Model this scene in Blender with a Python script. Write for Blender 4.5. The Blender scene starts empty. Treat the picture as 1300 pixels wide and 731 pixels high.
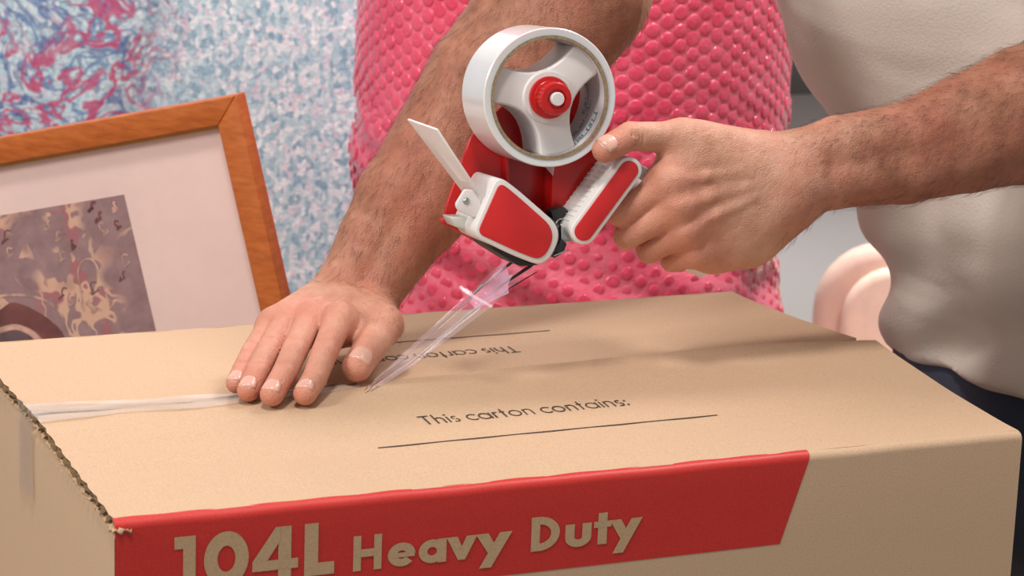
import bpy, bmesh, math, random
import numpy as np
from mathutils import Vector, Matrix
random.seed(7)
rng = np.random.default_rng(7)
S = bpy.context.scene
COL = S.collection

# ------------------------------------------------------------------ camera, world, lights, exposure
CAMLOC = np.array([-0.3395, -1.3067, 0.4605])
FPX = 3211.7
def rotm(rx, ry, rz):
    return np.array(Matrix.Rotation(rz, 3, 'Z') @ Matrix.Rotation(ry, 3, 'Y') @ Matrix.Rotation(rx, 3, 'X'))
RC = rotm(1.3358, -0.035, -0.406)
cd = bpy.data.cameras.new('camera'); cam = bpy.data.objects.new('camera', cd); COL.objects.link(cam)
cam.location = CAMLOC; cam.rotation_euler = (1.3358, -0.035, -0.406)
cd.sensor_width = 36; cd.lens = 36*FPX/1300; cd.clip_start = 0.05
cd.dof.use_dof = True; cd.dof.focus_distance = 1.62; cd.dof.aperture_fstop = 18
S.camera = cam
S.view_settings.view_transform = 'Standard'; S.view_settings.look = 'None'
S.view_settings.gamma = 1; S.view_settings.use_curve_mapping = False
S.view_settings.exposure = 0.0

W = bpy.data.worlds.new('world'); S.world = W; W.use_nodes = True
W.node_tree.nodes['Background'].inputs[0].default_value = (1.0, 0.97, 0.95, 1)
W.node_tree.nodes['Background'].inputs[1].default_value = 0.44

def area_light(name, loc, target, size, power, color=(1, 1, 1)):
    l = bpy.data.lights.new(name, 'AREA'); l.shape = 'DISK'; l.size = size; l.energy = power; l.color = color
    o = bpy.data.objects.new(name, l); COL.objects.link(o); o.location = loc
    o.rotation_euler = (Vector(target)-Vector(loc)).to_track_quat('-Z', 'Y').to_euler()
    return o
area_light('key_light', (-0.45, -0.75, 2.9), (0.32, 0.25, 0.0), 0.50, 49, (1.0, 0.98, 0.95))
area_light('left_light', (-2.1, -0.35, 1.5), (0.15, 0.55, 0.0), 0.7, 37, (1.0, 0.98, 0.96))
area_light('background_light', (1.35, 0.45, 1.7), (0.62, 0.85, 0.0), 0.5, 24, (1.0, 0.95, 0.95))
area_light('wall_fill', (1.6, 1.5, 1.7), (1.3, 2.7, 0.0), 0.6, 52, (1.0, 0.99, 0.97))  # unseen fill lamp, added to brighten the back wall

# ------------------------------------------------------------------ helpers
def ray(u, v): return RC @ np.array([(u-650)/FPX, (365.5-v)/FPX, -1.0])
def P(u, v, d): return CAMLOC + ray(u, v)*d          # a point seen at a pixel, at a real depth in metres
def onp(u, v, axis, val):
    r = ray(u, v); return CAMLOC + r*(val-CAMLOC[axis])/r[axis]
def norm(a): a = np.array(a, float); return a/np.linalg.norm(a)
def lin(c):
    return tuple(((x/255)/12.92 if x/255 <= .04045 else ((x/255+.055)/1.055)**2.4) for x in c) + (1,)

def mesh(name, verts, faces, m=None, parent=None, smooth=False, origin=None):
    me = bpy.data.meshes.new(name)
    verts = np.array(verts, float)
    if origin is not None: verts = verts-np.array(origin)
    me.from_pydata(verts.tolist(), [], [list(map(int, f)) for f in faces])
    me.update()
    bm = bmesh.new(); bm.from_mesh(me); bmesh.ops.recalc_face_normals(bm, faces=bm.faces); bm.to_mesh(me); bm.free()
    o = bpy.data.objects.new(name, me); COL.objects.link(o)
    if m: me.materials.append(m)
    if origin is not None: o.location = origin
    if parent is not None: attach(o, parent)
    if smooth: me.shade_smooth()
    return o
def fast_mesh(name, V, Q, m=None, parent=None, smooth=True):
    me = bpy.data.meshes.new(name)
    n = Q.shape[1]
    me.vertices.add(len(V)); me.vertices.foreach_set('co', np.asarray(V, np.float32).ravel())
    me.loops.add(Q.size); me.loops.foreach_set('vertex_index', Q.astype(np.int32).ravel())
    me.polygons.add(len(Q)); me.polygons.foreach_set('loop_start', np.arange(0, Q.size, n, dtype=np.int32))
    me.polygons.foreach_set('loop_total', np.full(len(Q), n, np.int32))
    me.update(calc_edges=True); me.validate()
    if smooth: me.shade_smooth()
    o = bpy.data.objects.new(name, me); COL.objects.link(o)
    if m: me.materials.append(m)
    if parent is not None: attach(o, parent)
    return o
def attach(o, parent):
    o.parent = parent
    M = Matrix.Identity(4); p = parent
    chain = []
    while p: chain.append(p); p = p.parent
    for q in reversed(chain): M = M @ q.matrix_parent_inverse @ q.matrix_basis
    o.matrix_parent_inverse = M.inverted()
def thing(name, label, cat, loc, group=None):
    o = bpy.data.objects.new(name, None); COL.objects.link(o); o.location = loc; o.empty_display_size = .05
    o['label'] = label; o['category'] = cat
    if group: o['group'] = group
    return o
def bevel(o, w, seg=3, ang=35):
    b = o.modifiers.new('bevel', 'BEVEL'); b.width = w; b.segments = seg; b.limit_method = 'ANGLE'; b.angle_limit = math.radians(ang)
    o.data.shade_smooth(); return o
def box_vf(lo, hi):
    x0, y0, z0 = lo; x1, y1, z1 = hi
    v = [(x0,y0,z0),(x1,y0,z0),(x1,y1,z0),(x0,y1,z0),(x0,y0,z1),(x1,y0,z1),(x1,y1,z1),(x0,y1,z1)]
    return v, [(0,3,2,1),(4,5,6,7),(0,1,5,4),(1,2,6,5),(2,3,7,6),(3,0,4,7)]
def box(name, lo, hi, m, parent=None, bev=0):
    v, f = box_vf(lo, hi); c = [(lo[0]+hi[0])/2, (lo[1]+hi[1])/2, lo[2]]
    o = mesh(name, v, f, m, parent, origin=c)
    if bev: bevel(o, bev)
    return o
def prism(name, front, off, m, parent=None, bev=0, seg=2):
    f = [np.array(p) for p in front]; n = len(f); b = [p+np.array(off) for p in f]
    faces = [list(range(n)), list(range(2*n-1, n-1, -1))]+[(i, (i+1) % n, n+(i+1) % n, n+i) for i in range(n)]
    o = mesh(name, f+b, faces, m, parent)
    if bev: bevel(o, bev, seg)
    return o
def frame_of(a):
    a = norm(a); t = np.array([0, 0, 1.]) if abs(a[2]) < .9 else np.array([1., 0, 0])
    x = norm(np.cross(t, a)); return x, np.cross(a, x), a
def lathe(name, c, axis, prof, m, parent=None, seg=96, closed=False, smooth=True, ang=30):
    x, y, a = frame_of(axis); V = []; F = []
    n = len(prof)
    for i in range(seg):
        t = 2*math.pi*i/seg
        for r, w in prof: V.append(np.array(c)+r*(math.cos(t)*x+math.sin(t)*y)+w*a)
    for i in range(seg):
        j = (i+1) % seg
        for k in range(n if closed else n-1):
            F.append((i*n+k, i*n+(k+1) % n, j*n+(k+1) % n, j*n+k))
    o = mesh(name, V, F, m, parent)
    bm = bmesh.new(); bm.from_mesh(o.data); bmesh.ops.remove_doubles(bm, verts=bm.verts, dist=1e-6); bm.to_mesh(o.data); bm.free()
    if smooth:
        o.data.shade_smooth()
        try: o.data.set_sharp_from_angle(angle=math.radians(ang))
        except Exception: pass
    return o
def tube(name, pts, r, m, parent=None, seg=16, caps=True):
    pts = [np.array(p, float) for p in pts]; V = []; F = []
    rs = r if hasattr(r, '__len__') else [r]*len(pts)
    x = None
    for i, p in enumerate(pts):
        t = norm(pts[min(i+1, len(pts)-1)]-pts[max(i-1, 0)])
        x = frame_of(t)[0] if x is None else norm(x-t*np.dot(x, t)); y = np.cross(t, x)
        for k in range(seg):
            a = 2*math.pi*k/seg; V.append(p+rs[i]*(math.cos(a)*x+math.sin(a)*y))
    for i in range(len(pts)-1):
        for k in range(seg): F.append((i*seg+k, i*seg+(k+1) % seg, (i+1)*seg+(k+1) % seg, (i+1)*seg+k))
    if caps: F += [list(range(seg)), list(range((len(pts)-1)*seg, len(pts)*seg))]
    o = mesh(name, V, F, m, parent, smooth=True)
    try: o.data.set_sharp_from_angle(angle=math.radians(50))
    except Exception: pass
    return o

# ------------------------------------------------------------------ materials
class NT:
    def __init__(s, name):
        s.m = bpy.data.materials.new(name); s.m.use_nodes = True; s.t = s.m.node_tree
        s.b = s.t.nodes['Principled BSDF']; s.out = s.t.nodes['Material Output']
    def n(s, typ, **kw):
        nd = s.t.nodes.new(typ)
        for k, v in kw.items():
            if k in nd.inputs: s.set(nd.inputs[k], v)
            else: setattr(nd, k, v)
        return nd
    def set(s, inp, v):
        if isinstance(v, bpy.types.NodeSocket): s.t.links.new(v, inp)
        else: inp.default_value = v
    def coord(s, kind='Object'): return s.n('ShaderNodeTexCoord').outputs[kind]
    def mapping(s, vec, scale=(1,1,1), loc=(0,0,0)):
        nd = s.n('ShaderNodeMapping'); s.set(nd.inputs['Vector'], vec); nd.inputs['Scale'].default_value = scale; nd.inputs['Location'].default_value = loc
        return nd.outputs[0]
    def noise(s, vec, scale, detail=3, rough=.5, out='Fac', dist=0):
        nd = s.n('ShaderNodeTexNoise'); s.set(nd.inputs['Vector'], vec)
        nd.inputs['Scale'].default_value = scale; nd.inputs['Detail'].default_value = detail; nd.inputs['Roughness'].default_value = rough
        nd.inputs['Distortion'].default_value = dist
        return nd.outputs[out]
    def ramp(s, fac, stops, interp='LINEAR'):
        nd = s.n('ShaderNodeValToRGB'); s.set(nd.inputs[0], fac); cr = nd.color_ramp; cr.interpolation = interp
        while len(cr.elements) < len(stops): cr.elements.new(.5)
        for e, (p, c) in zip(cr.elements, stops): e.position = p; e.color = c if len(c) == 4 else tuple(c)+(1,)
        return nd.outputs[0]
    def mix(s, fac, a, b, blend='MIX'):
        nd = s.n('ShaderNodeMix', data_type='RGBA', blend_type=blend)
        s.set(nd.inputs[0], fac); s.set(nd.inputs[6], a); s.set(nd.inputs[7], b); return nd.outputs[2]
    def math(s, op, a, b=0.0, c=0.0, clamp=False):
        nd = s.n('ShaderNodeMath', operation=op); s.set(nd.inputs[0], a); s.set(nd.inputs[1], b); s.set(nd.inputs[2], c); nd.use_clamp = clamp
        return nd.outputs[0]
    def bump(s, h, strength=.3, dist=.001):
        nd = s.n('ShaderNodeBump'); nd.inputs['Strength'].default_value = strength; nd.inputs['Distance'].default_value = dist
        s.set(nd.inputs['Height'], h); s.t.links.new(nd.outputs[0], s.b.inputs['Normal'])
    def p(s, **kw):
        for k, v in kw.items(): s.set(s.b.inputs[k.replace('_', ' ')], v)
        return s
def plain(name, rgb, rough=.5, var=.04, scale=30, metallic=0, bump=0, **kw):
    m = NT(name); c = lin(rgb); v = m.noise(m.coord(), scale, 3)
    d = tuple(max(0, x*(1-var*2)) for x in c[:3])+(1,); e = tuple(min(1, x*(1+var*2)) for x in c[:3])+(1,)
    m.p(Base_Color=m.ramp(v, [(.3, d), (.7, e)]), Roughness=rough, Metallic=metallic, **kw)
    if bump: m.bump(m.noise(m.coord(), scale*8, 3), .3, bump)
    return m.m

def kraft(name, rgb, k=1.0):
    m = NT(name); co = m.coord()
    c = np.array(lin(rgb)[:3])
    f1 = m.noise(co, 900, 2, .6); f2 = m.noise(m.mapping(co, (1, 3, 3)), 22, 4, .6)
    f3 = m.noise(co, 2600, 1)
    a = m.ramp(f1, [(.25, tuple(c*.80)), (.5, tuple(c)), (.78, tuple(np.minimum(c*1.13, 1)))])
    b = m.mix(m.math('MULTIPLY', f2, .35), a, tuple(c*.86)+(1,))
    sp = m.ramp(f3, [(.70, (0, 0, 0)), (.76, (1, 1, 1))])
    m.p(Base_Color=m.mix(m.math('MULTIPLY', sp, .35), b, tuple(c*.5)+(1,)), Roughness=.78)
    m.b.inputs['Specular IOR Level'].default_value = .25
    m.bump(m.noise(m.mapping(co, (1, 4, 1)), 180, 3), .10, .0006)
    return m.m
M_KRAFT = kraft('kraft_board', (200, 167, 136))
M_KRAFT_D = kraft('kraft_liner', (188, 154, 120))
M_FLUTE = kraft('kraft_flute', (122, 96, 68))
M_LETTER = kraft('kraft_letters', (188, 156, 120))
def red_print():
    m = NT('red_print'); co = m.coord()
    f1 = m.noise(co, 700, 2, .6); f2 = m.noise(m.mapping(co, (1, 1, 4)), 25, 3, .6)
    a = m.ramp(f1, [(.3, lin((186, 36, 28))), (.7, lin((205, 46, 36)))])
    m.p(Base_Color=m.mix(m.math('MULTIPLY', f2, .4), a, lin((180, 32, 26))), Roughness=.5)
    m.bump(f1, .08, .0005); return m.m
M_REDP = red_print()
M_INK = plain('ink', (62, 52, 44), .8, .15, 900)
M_WHITEP = plain('white_plastic', (226, 220, 216), .35, .02, 20, Subsurface_Weight=.15, Subsurface_Scale=.004)
M_REDPL = plain('red_plastic', (190, 22, 20), .28, .04, 30)
M_REDIN = plain('red_inset', (204, 34, 36), .38, .03, 60)
M_BLACK = plain('black_rubber', (28, 26, 27), .5, .1, 50)
M_CHROME = plain('steel', (190, 190, 188), .22, .05, 60, metallic=1)
M_DARKMET = plain('dark_metal', (70, 70, 70), .4, .1, 60, metallic=.8)
M_TEAL = plain('teal_ink', (60, 130, 135), .6, .1, 200)
M_CORE = plain('core_board', (150, 128, 100), .8, .12, 500)
M_COREIN = plain('core_lining', (206, 202, 204), .45, .04, 60)

def film(name, rgb, alpha, gloss=.25, rough=.12, streak=None):
    m = NT(name); nt = m.t; nt.nodes.remove(m.b)
    tr = m.n('ShaderNodeBsdfTransparent'); tr.inputs[0].default_value = (1, 1, 1, 1)
    df = m.n('ShaderNodeBsdfDiffuse'); df.inputs[0].default_value = lin(rgb)
    gl = m.n('ShaderNodeBsdfGlossy'); gl.inputs['Roughness'].default_value = rough
    a = m.n('ShaderNodeMixShader'); nz = m.noise(m.mapping(m.coord(), streak or (1, 1, 1)), 60, 3)
    m.set(a.inputs[0], m.math('MULTIPLY', nz, 2*alpha, clamp=True)); nt.links.new(tr.outputs[0], a.inputs[1]); nt.links.new(df.outputs[0], a.inputs[2])
    b = m.n('ShaderNodeMixShader'); fr = m.n('ShaderNodeLayerWeight'); fr.inputs[0].default_value = gloss
    m.set(b.inputs[0], fr.outputs['Fresnel']); nt.links.new(a.outputs[0], b.inputs[1]); nt.links.new(gl.outputs[0], b.inputs[2])
    nt.links.new(b.outputs[0], m.out.inputs[0]); return m.m
M_TAPEFLAT = film('clear_tape_stuck', (228, 224, 222), .20, .15, .25)
M_TAPESIDE = film('clear_tape_on_side', (214, 188, 160), .14, .15, .25)
M_STRAND = film('clear_tape_stretched', (240, 214, 230), .14, .16, .1, (1, 1, 1))
M_GLASS = film('picture_glass', (230, 215, 215), .03, .07, .08)

def tape_milk():
    m = NT('wound_tape'); co = m.coord()
    m.p(Base_Color=m.ramp(m.noise(co, 12, 2), [(.3, lin((214, 216, 218))), (.7, lin((228, 226, 224)))]), Roughness=.22,
        Subsurface_Weight=.3, Subsurface_Scale=.006, Coat_Weight=.6, Coat_Roughness=.08)
    return m.m
M_ROLL = tape_milk()

def skin(name):
    m = NT(name); co = m.coord()
    n1 = m.noise(co, 45, 4, .6); n2 = m.noise(co, 420, 3, .6); n3 = m.noise(co, 16, 3, .6)
    at = m.n('ShaderNodeAttribute', attribute_name='flush').outputs['Fac']
    ar = m.n('ShaderNodeAttribute', attribute_name='tan').outputs['Fac']
    base = m.ramp(n1, [(.3, lin((188, 134, 108))), (.55, lin((205, 153, 128))), (.75, lin((216, 168, 144)))])
    tan = m.ramp(n1, [(.3, lin((142, 88, 66))), (.55, lin((168, 112, 87))), (.75, lin((186, 132, 106)))])
    c = m.mix(ar, base, tan)
    c = m.mix(m.math('MULTIPLY', at, .55, clamp=True), c, lin((204, 122, 102)))
    blot = m.ramp(n3, [(.45, (0, 0, 0)), (.7, (1, 1, 1))])
    c = m.mix(m.math('MULTIPLY', blot, .40), c, lin((196, 112, 92)))
    fr = m.ramp(n2, [(.62, (0, 0, 0)), (.72, (1, 1, 1))])
    c = m.mix(m.math('MULTIPLY', m.math('MULTIPLY', fr, ar), .45), c, lin((132, 74, 52)))
    m.p(Base_Color=c, Roughness=.5, Subsurface_Weight=.12, Subsurface_Scale=.006)
    m.b.inputs['Subsurface Radius'].default_value = (1, .35, .2)
    m.b.inputs['Specular IOR Level'].default_value = .35
    vo = m.n('ShaderNodeTexVoronoi', feature='DISTANCE_TO_EDGE'); m.set(vo.inputs['Vector'], co); vo.inputs['Scale'].default_value = 650
    h = m.math('ADD', m.math('MULTIPLY', vo.outputs['Distance'], .8), m.math('MULTIPLY', m.noise(co, 160, 4, .65), 1.6))
    m.bump(h, .55, .0012); return m.m
M_SKIN = skin('skin')
M_NAIL = plain('nail', (218, 164, 146), .25, .04, 80, Subsurface_Weight=.1, Subsurface_Scale=.003)
M_NAILTIP = plain('nail_edge', (232, 212, 198), .35, .03, 80)
M_HAIR = plain('body_hair', (74, 48, 34), .6, .1, 50)

def cloth(name, rgb, weave=1400, var=.05):
    m = NT(name); co = m.coord(); c = np.array(lin(rgb)[:3])
    m.p(Base_Color=m.ramp(m.noise(co, 9, 3), [(.3, tuple(c*(1-var))), (.7, tuple(np.minimum(1, c*(1+var))))]), Roughness=.9, Sheen_Weight=.2)
    w = m.n('ShaderNodeTexWave'); m.set(w.inputs['Vector'], co); w.inputs['Scale'].default_value = weave/3; w.inputs['Distortion'].default_value = 2
    fold_ = m.noise(m.mapping(co, (5, 7, 20)), 1.0, 1.5, .4, dist=.3)
    m.bump(m.math('ADD', m.math('MULTIPLY', m.noise(co, weave/3, 2), .05), fold_), .8, .012); return m.m
M_SHIRT = cloth('shirt_cotton', (206, 192, 180))
M_JEANS = cloth('denim', (30, 40, 62), 1800, .2)

# ------------------------------------------------------------------ room
wallm = plain('grey_wall', (206, 201, 199), .85, .02, 4)
floorm = plain('grey_floor', (120, 116, 112), .6, .05, 3)
def struct(o): o['kind'] = 'structure'; return o
struct(box('floor', (-4, -3, -1.1), (5, 2.8, -1.0), floorm))
struct(box('wall_back', (-4, 2.7, -1.0), (5, 2.8, 1.9), wallm))
struct(box('baseboard_back', (-4, 2.68, -1.0), (5, 2.7, -.9), plain('skirting', (225, 222, 220), .5)))

# ------------------------------------------------------------------ packing table under the carton
woodm = plain('table_wood', (176, 150, 120), .5, .1, 8)
T0 = thing('packing_table', 'plain wooden packing table under the carton', 'table', (0.3, 0.2, -1.0))
box('table_top', (-.35, -.12, -.466), (.645, .68, -.43), woodm, T0, .003)
for x in (-.31, .58):
    for y in (-.08, .62): box('leg', (x, y, -1.0), (x+.045, y+.045, -.466), woodm, T0, .002)

# ------------------------------------------------------------------ carton
BL, BD, BH = .6, .404, .43
TH = .0045
CT = thing('carton', 'large brown cardboard carton with a red printed band on its front', 'box', (BL/2, BD/2, -BH))
def hz_front(x): return np.interp(x, [0, .1, .25, .45, .6], [.0060, .0050, .0100, .0140, .0172])
def hz_back(x): return np.interp(x, [0, .1, .25, .45, .6], [.0050, .0025, -.0035, -.0015, .0105])
def ztop(x, y):                                     # the lid's upper surface
    if y < .2015: t = min(max(y/.20, 0), 1); return hz_front(x)*t**1.6
    t = min(max((BD-y)/.20, 0), 1); return hz_back(x)*t**1.6
def lid(name, front):
    nx, ny = 60, 24; V = []; F = []
    wig = lambda x: .0007*math.sin(x*41)+.0005*math.sin(x*97+1)
    for lay in (0, 1):
        for i in range(nx+1):
            x = .0005+i/nx*(BL-.0005)
            ye = (.1995+wig(x)-.0045*math.exp(-x/.09)-.0155*max(0, (x-.48)/.12)**1.5) if front else (.2035+wig(x+.3)+.0012*math.exp(-x/.05)+.007*max(0, (x-.48)/.12)**1.5)
            y0 = .0052 if front else BD-.0052
            for j in range(ny+1):
                y = y0+(ye-y0)*j/ny
                V.append((x+(.0008*math.sin(y*300) if i == 0 else 0), y, ztop(x, y)-lay*TH-(.0002*math.sin(x*130)*math.sin(y*90) if not lay else 0)))
    N = (nx+1)*(ny+1); idx = lambda l, i, j: l*N+i*(ny+1)+j
    for i in range(nx):
        for j in range(ny):
            F.append((idx(0,i,j), idx(0,i+1,j), idx(0,i+1,j+1), idx(0,i,j+1)))
            F.append((idx(1,i,j), idx(1,i,j+1), idx(1,i+1,j+1), idx(1,i+1,j)))
    for i in range(nx):
        for j in (0, ny): F.append((idx(0,i,j), idx(0,i+1,j), idx(1,i+1,j), idx(1,i,j)))
    for j in range(ny):
        F.append((idx(0,nx,j), idx(0,nx,j+1), idx(1,nx,j+1), idx(1,nx,j)))   # the left end stays open: the flutes show there
    o = mesh(name, V, F, M_KRAFT, CT); o.data.shade_smooth()
    try: o.data.set_sharp_from_angle(angle=math.radians(40))
    except Exception: pass
    return o
fl_f = lid('front_flap', True); fl_b = lid('back_flap', False)
def flutes(parent, y0, y1, name, ph, lowz=0.0, amp=TH*.34, per=.0072, x0=-.0004):   # the wavy inner paper seen at the cut edge
    V = []; F = []; n = int(abs(y1-y0)/per*10)
    for i in range(n+1):
        y = y0+(y1-y0)*i/n
        zw = amp*math.sin(2*math.pi*(y/per)+ph+.8*math.sin(y*60))-lowz
        jag = .0012*math.sin(y*377)+.0008*math.sin(y*911)
        for x in (x0+jag, .012):
            for dz in (-.0003, .0003): V.append((x, y, ztop(x, y)-TH*.5+zw+dz))
    for i in range(n):
        a = i*4; b = a+4
        F += [(a, a+1, b+1, b), (a+1, a+3, b+3, b+1), (a+2, b+2, b+3, a+3), (a, b, b+2, a+2)]
    return mesh(name, V, F, M_FLUTE, parent, smooth=True)
flutes(fl_f, .006, .198, 'corrugation', 0)
flutes(fl_b, .398, .205, 'corrugation', 1)
for yy0, yy1, pp in ((.008, .198, fl_f), (.205, .398, fl_b)):       # torn lower paper edge
    V = []; F = []; n = 90
    for i in range(n+1):
        y = yy0+(yy1-yy0)*i/n; z = ztop(0, y)-TH
        V += [(-.0012+.0009*math.sin(y*510)+.0006*math.sin(y*1330), y, z-.0004+.0005*math.sin(y*700)), (.012, y, z-.0004), (.012, y, z-.0012), (-.001+.0007*math.sin(y*610), y, z-.0012)]
    for i in range(n):
        for k in range(4): F.append((i*4+k, i*4+(k+1) % 4, i*4+4+(k+1) % 4, i*4+4+k))
    mesh('torn_edge', V, F, M_KRAFT_D, pp, smooth=True)
# side walls with rounded folds at the top
def panel(name, prof, a0, a1, along, m, parent=CT, nseg=40, wob=0):
    """prof: (distance out, z) outer line; extruded along x or y, TH thick by offset inward."""
    V = []; F = []; n = len(prof)
    for i in range(nseg+1):
        s = a0+(a1-a0)*i/nseg
        for k, (o_, z) in enumerate(prof):
            V.append(along(s, o_, z+(wob*math.sin(s*70)*math.sin(s*23) if 0 < k < n-1 else 0)))
    for i in range(nseg):
        for k in range(n-1): F.append((i*n+k, i*n+k+1, (i+1)*n+k+1, (i+1)*n+k))
    o = mesh(name, V, F, m, parent, smooth=True)
    try: o.data.set_sharp_from_angle(angle=math.radians(50))
    except Exception: pass
    return o
r = .0052
fold = [(0, -r*1.0)] + [(r-r*math.cos(t), -r+r*math.sin(t)) for t in np.linspace(.2, math.pi/2, 7)]
profF = [(0, -BH), (0, -.25), (0, -.06)] + fold + [(r+.001, 0), (r+.001, -TH), (TH, -TH-.004), (TH, -BH), (0, -BH)]
panel('front_panel', profF, .0, BL, lambda s, o_, z: (s, o_, z), M_KRAFT, wob=.0003)
panel('back_panel', profF, .0, BL, lambda s, o_, z: (s, BD-o_, z), M_KRAFT_D)
q = -.0056                                             # the end flaps lie under the long ones
foldS = [(0, q-r)] + [(r-r*math.cos(t), q-r+r*math.sin(t)) for t in np.linspace(.2, math.pi/2, 7)]
profS = [(0, -BH), (0, -.2), (0, -.05)] + foldS + [(.17, q), (.17, q-TH), (TH, q-TH), (TH, -BH), (0, -BH)]
panel('left_panel', profS, .0015, BD-.0015, lambda s, o_, z: (o_, s, z), M_KRAFT)
panel('right_panel', profS, .0015, BD-.0015, lambda s, o_, z: (BL-o_, s, z), M_KRAFT_D)
box('bottom_panel', (.001, .001, -BH), (BL-.001, BD-.001, -BH+TH), M_KRAFT_D, CT)
# crushed corner
V = []; F = []
for i in range(7):
    for j in range(5):
        V.append((-.0025+i*.0019+.0008*math.sin(j*2.1+i), -.0014+j*.0022+.0007*math.sin(i*1.9), -.0062+.0013*math.sin(i*1.7+j*2.3)+.0006*j))
for i in range(6):
    for j in range(4): a = i*5+j; F.append((a, a+5, a+6, a+1))
o = mesh('crushed_corner', V, F, M_KRAFT_D, CT, smooth=True); so = o.modifiers.new('s', 'SOLIDIFY'); so.thickness = .0012
# red band wrapped over the front fold
def band():
    prof = [(-.00025, -.0575), (-.00025, -.04), (-.00025, -.02)] + [(a-.00022, b+.0001) for a, b in fold] + [(r+.0012, .00022)]
    V = []; F = []; n = len(prof); ns = 70
    for k, (o_, z) in enumerate(prof):
        zz = min(z, 0); x1 = .4432+zz/.0575*.0187
        for i in range(ns+1):
            s = i/ns*(x1); V.append((s-.0002, o_, z+(.0003*math.sin(s*70)*math.sin(s*23) if k > 0 else 0)+(.00025*math.sin(s*160) if k == n-1 else 0)))
    for k in range(n-1):
        for i in range(ns): a = k*(ns+1)+i; F.append((a, a+1, a+ns+2, a+ns+1))
    return mesh('printed_band', V, F, M_REDP, CT, smooth=True)
BAND = band()
BAND['label'] = 'red printed band with a slanted right end'

# ------------------------------------------------------------------ stroke lettering
def strokes_mesh(items, pen):
    V = []; F = []
    def strip(pts, w):
        pts = [np.array(p, float) for p in pts]; n = len(pts); b = len(V)
        for i, p in enumerate(pts):
            d1 = norm(pts[i]-pts[i-1]) if i else None; d2 = norm(pts[i+1]-pts[i]) if i < n-1 else None
            if n > 4 and np.linalg.norm(pts[0]-pts[-1]) < 1e-6:
                if d1 is None: d1 = norm(pts[0]-pts[-2])
                if d2 is None: d2 = norm(pts[1]-pts[0])
            t = norm((d1 if d1 is not None else d2)+(d2 if d2 is not None else d1)); nn = np.array([-t[1], t[0]])
            k = 1/max(.5, abs(np.dot(nn, np.array([-(d2 if d2 is not None else d1)[1], (d2 if d2 is not None else d1)[0]]))))
            V.append(p+nn*w/2*k); V.append(p-nn*w/2*k)
        for i in range(n-1): F.append((b+2*i, b+2*i+1, b+2*i+3, b+2*i+2))
    for it in items:
        if it[0] == 'l': strip([(it[1], it[2]), (it[3], it[4])], it[5] if len(it) > 5 else pen)
        elif it[0] == 'a':
            _, cx, cy, rx, ry, a0, a1 = it[:7]; w = it[7] if len(it) > 7 else pen
            n = max(8, int(abs(a1-a0)/9)); strip([(cx+rx*math.cos(math.radians(a0+(a1-a0)*i/n)), cy+ry*math.sin(math.radians(a0+(a1-a0)*i/n))) for i in range(n+1)], w)
        elif it[0] == 'p':
            b = len(V); V.extend([np.array(p, float) for p in it[1]]); F.append(tuple(range(b, b+len(it[1]))))
    return V, F
def bold(ch, w):
    x = .68; h = w/2; ro = x/2-h
    G = {
     '1': ([('p', [(.18, 0), (.44, 0), (.44, 1), (0, 1), (0, .77), (.18, .77)])], .44),
     '0': ([('a', .46, .5, .46-.145, .5-.12, 0, 360, .27)], .92),
     '4': ([('p', [(.52, 0), (.78, 0), (.78, 1), (.52, 1)]), ('p', [(0, .19), (.92, .19), (.92, .38), (.0, .38)]), ('p', [(0, .38), (.30, .38), (.56, .74), (.56, 1.0), (.46, 1.0)])], .92),
     'L': ([('p', [(0, 0), (.27, 0), (.27, 1), (0, 1)]), ('p', [(.27, 0), (.59, 0), (.59, .24), (.27, .24)])], .59),
     'H': ([('l', h, 0, h, 1), ('l', .80-h, 0, .80-h, 1), ('l', w, .5, .80-w, .5)], .80),
     'e': ([('a', x/2, x/2, ro, ro, 0, 322), ('l', h*.5, x/2-.01, x-.02, x/2-.01, w*.62)], x),
     'a': ([('a', x/2, x/2, ro, ro, 0, 360), ('l', x-h+.02, 0, x-h+.02, x)], x+.02),
     'v': ([('p', [(0, x), (w*1.12, x), (.40, .26), (.40-.07, 0), (.27, 0)]), ('p', [(.70, x), (.70-w*1.12, x), (.30, .26), (.27, 0), (.43, 0)])], .70),
     'y': ([('p', [(0, x), (w*1.15, x), (.44, .24), (.28, .04)]), ('p', [(.74, x), (.74-w*1.15, x), (.08, -.32), (.08+w*1.12, -.32)])], .74),
     'D': ([('l', h, 0, h, 1), ('a', w*.9, .5, .72-h-w*.9, .5-h, -90, 90)], .72),
     'u': ([('l', h, .27, h, x), ('l', .62-h, .27, .62-h, x), ('a', .31, .29, .31-h, .29-h, 180, 360)], .62),
     't': ([('l', .21, 0, .21, .93), ('l', 0, x-.09, .42, x-.09, .18)], .42),
    }
    return G[ch]
def put_glyph(ch, w, uL, uR, zb, zc, yy=-.0007):
    items, gw = bold(ch, w); V, F = strokes_mesh(items, w)
    vm = 700; x0 = onp(uL, vm, 1, 0)[0]; x1 = onp(uR, vm, 1, 0)[0]; cap = zc-zb
    lay = {}
    for fi, f in enumerate(F):
        for i in f: lay.setdefault(i, fi)
    grp = 0; gi = {}                                     # every stroke of a glyph gets its own hair-thin layer
    for it_ in items:
        n0 = len(gi); Vk, _ = strokes_mesh([it_], w)
        for i in range(len(Vk)): gi[n0+i] = grp
        grp += 1
    vs = [(x0+(x1-x0)*p[0]/gw, yy-.00006*gi[i], zb+p[1]*cap) for i, p in enumerate(V)]
    return vs, F
def flat_mesh(name, V, F, m, parent):
    me = bpy.data.meshes.new(name); me.from_pydata([tuple(map(float, v)) for v in V], [], [list(map(int, f)) for f in F]); me.update()
    o = bpy.data.objects.new(name, me); COL.objects.link(o); me.materials.append(m); attach(o, parent); return o
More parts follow.
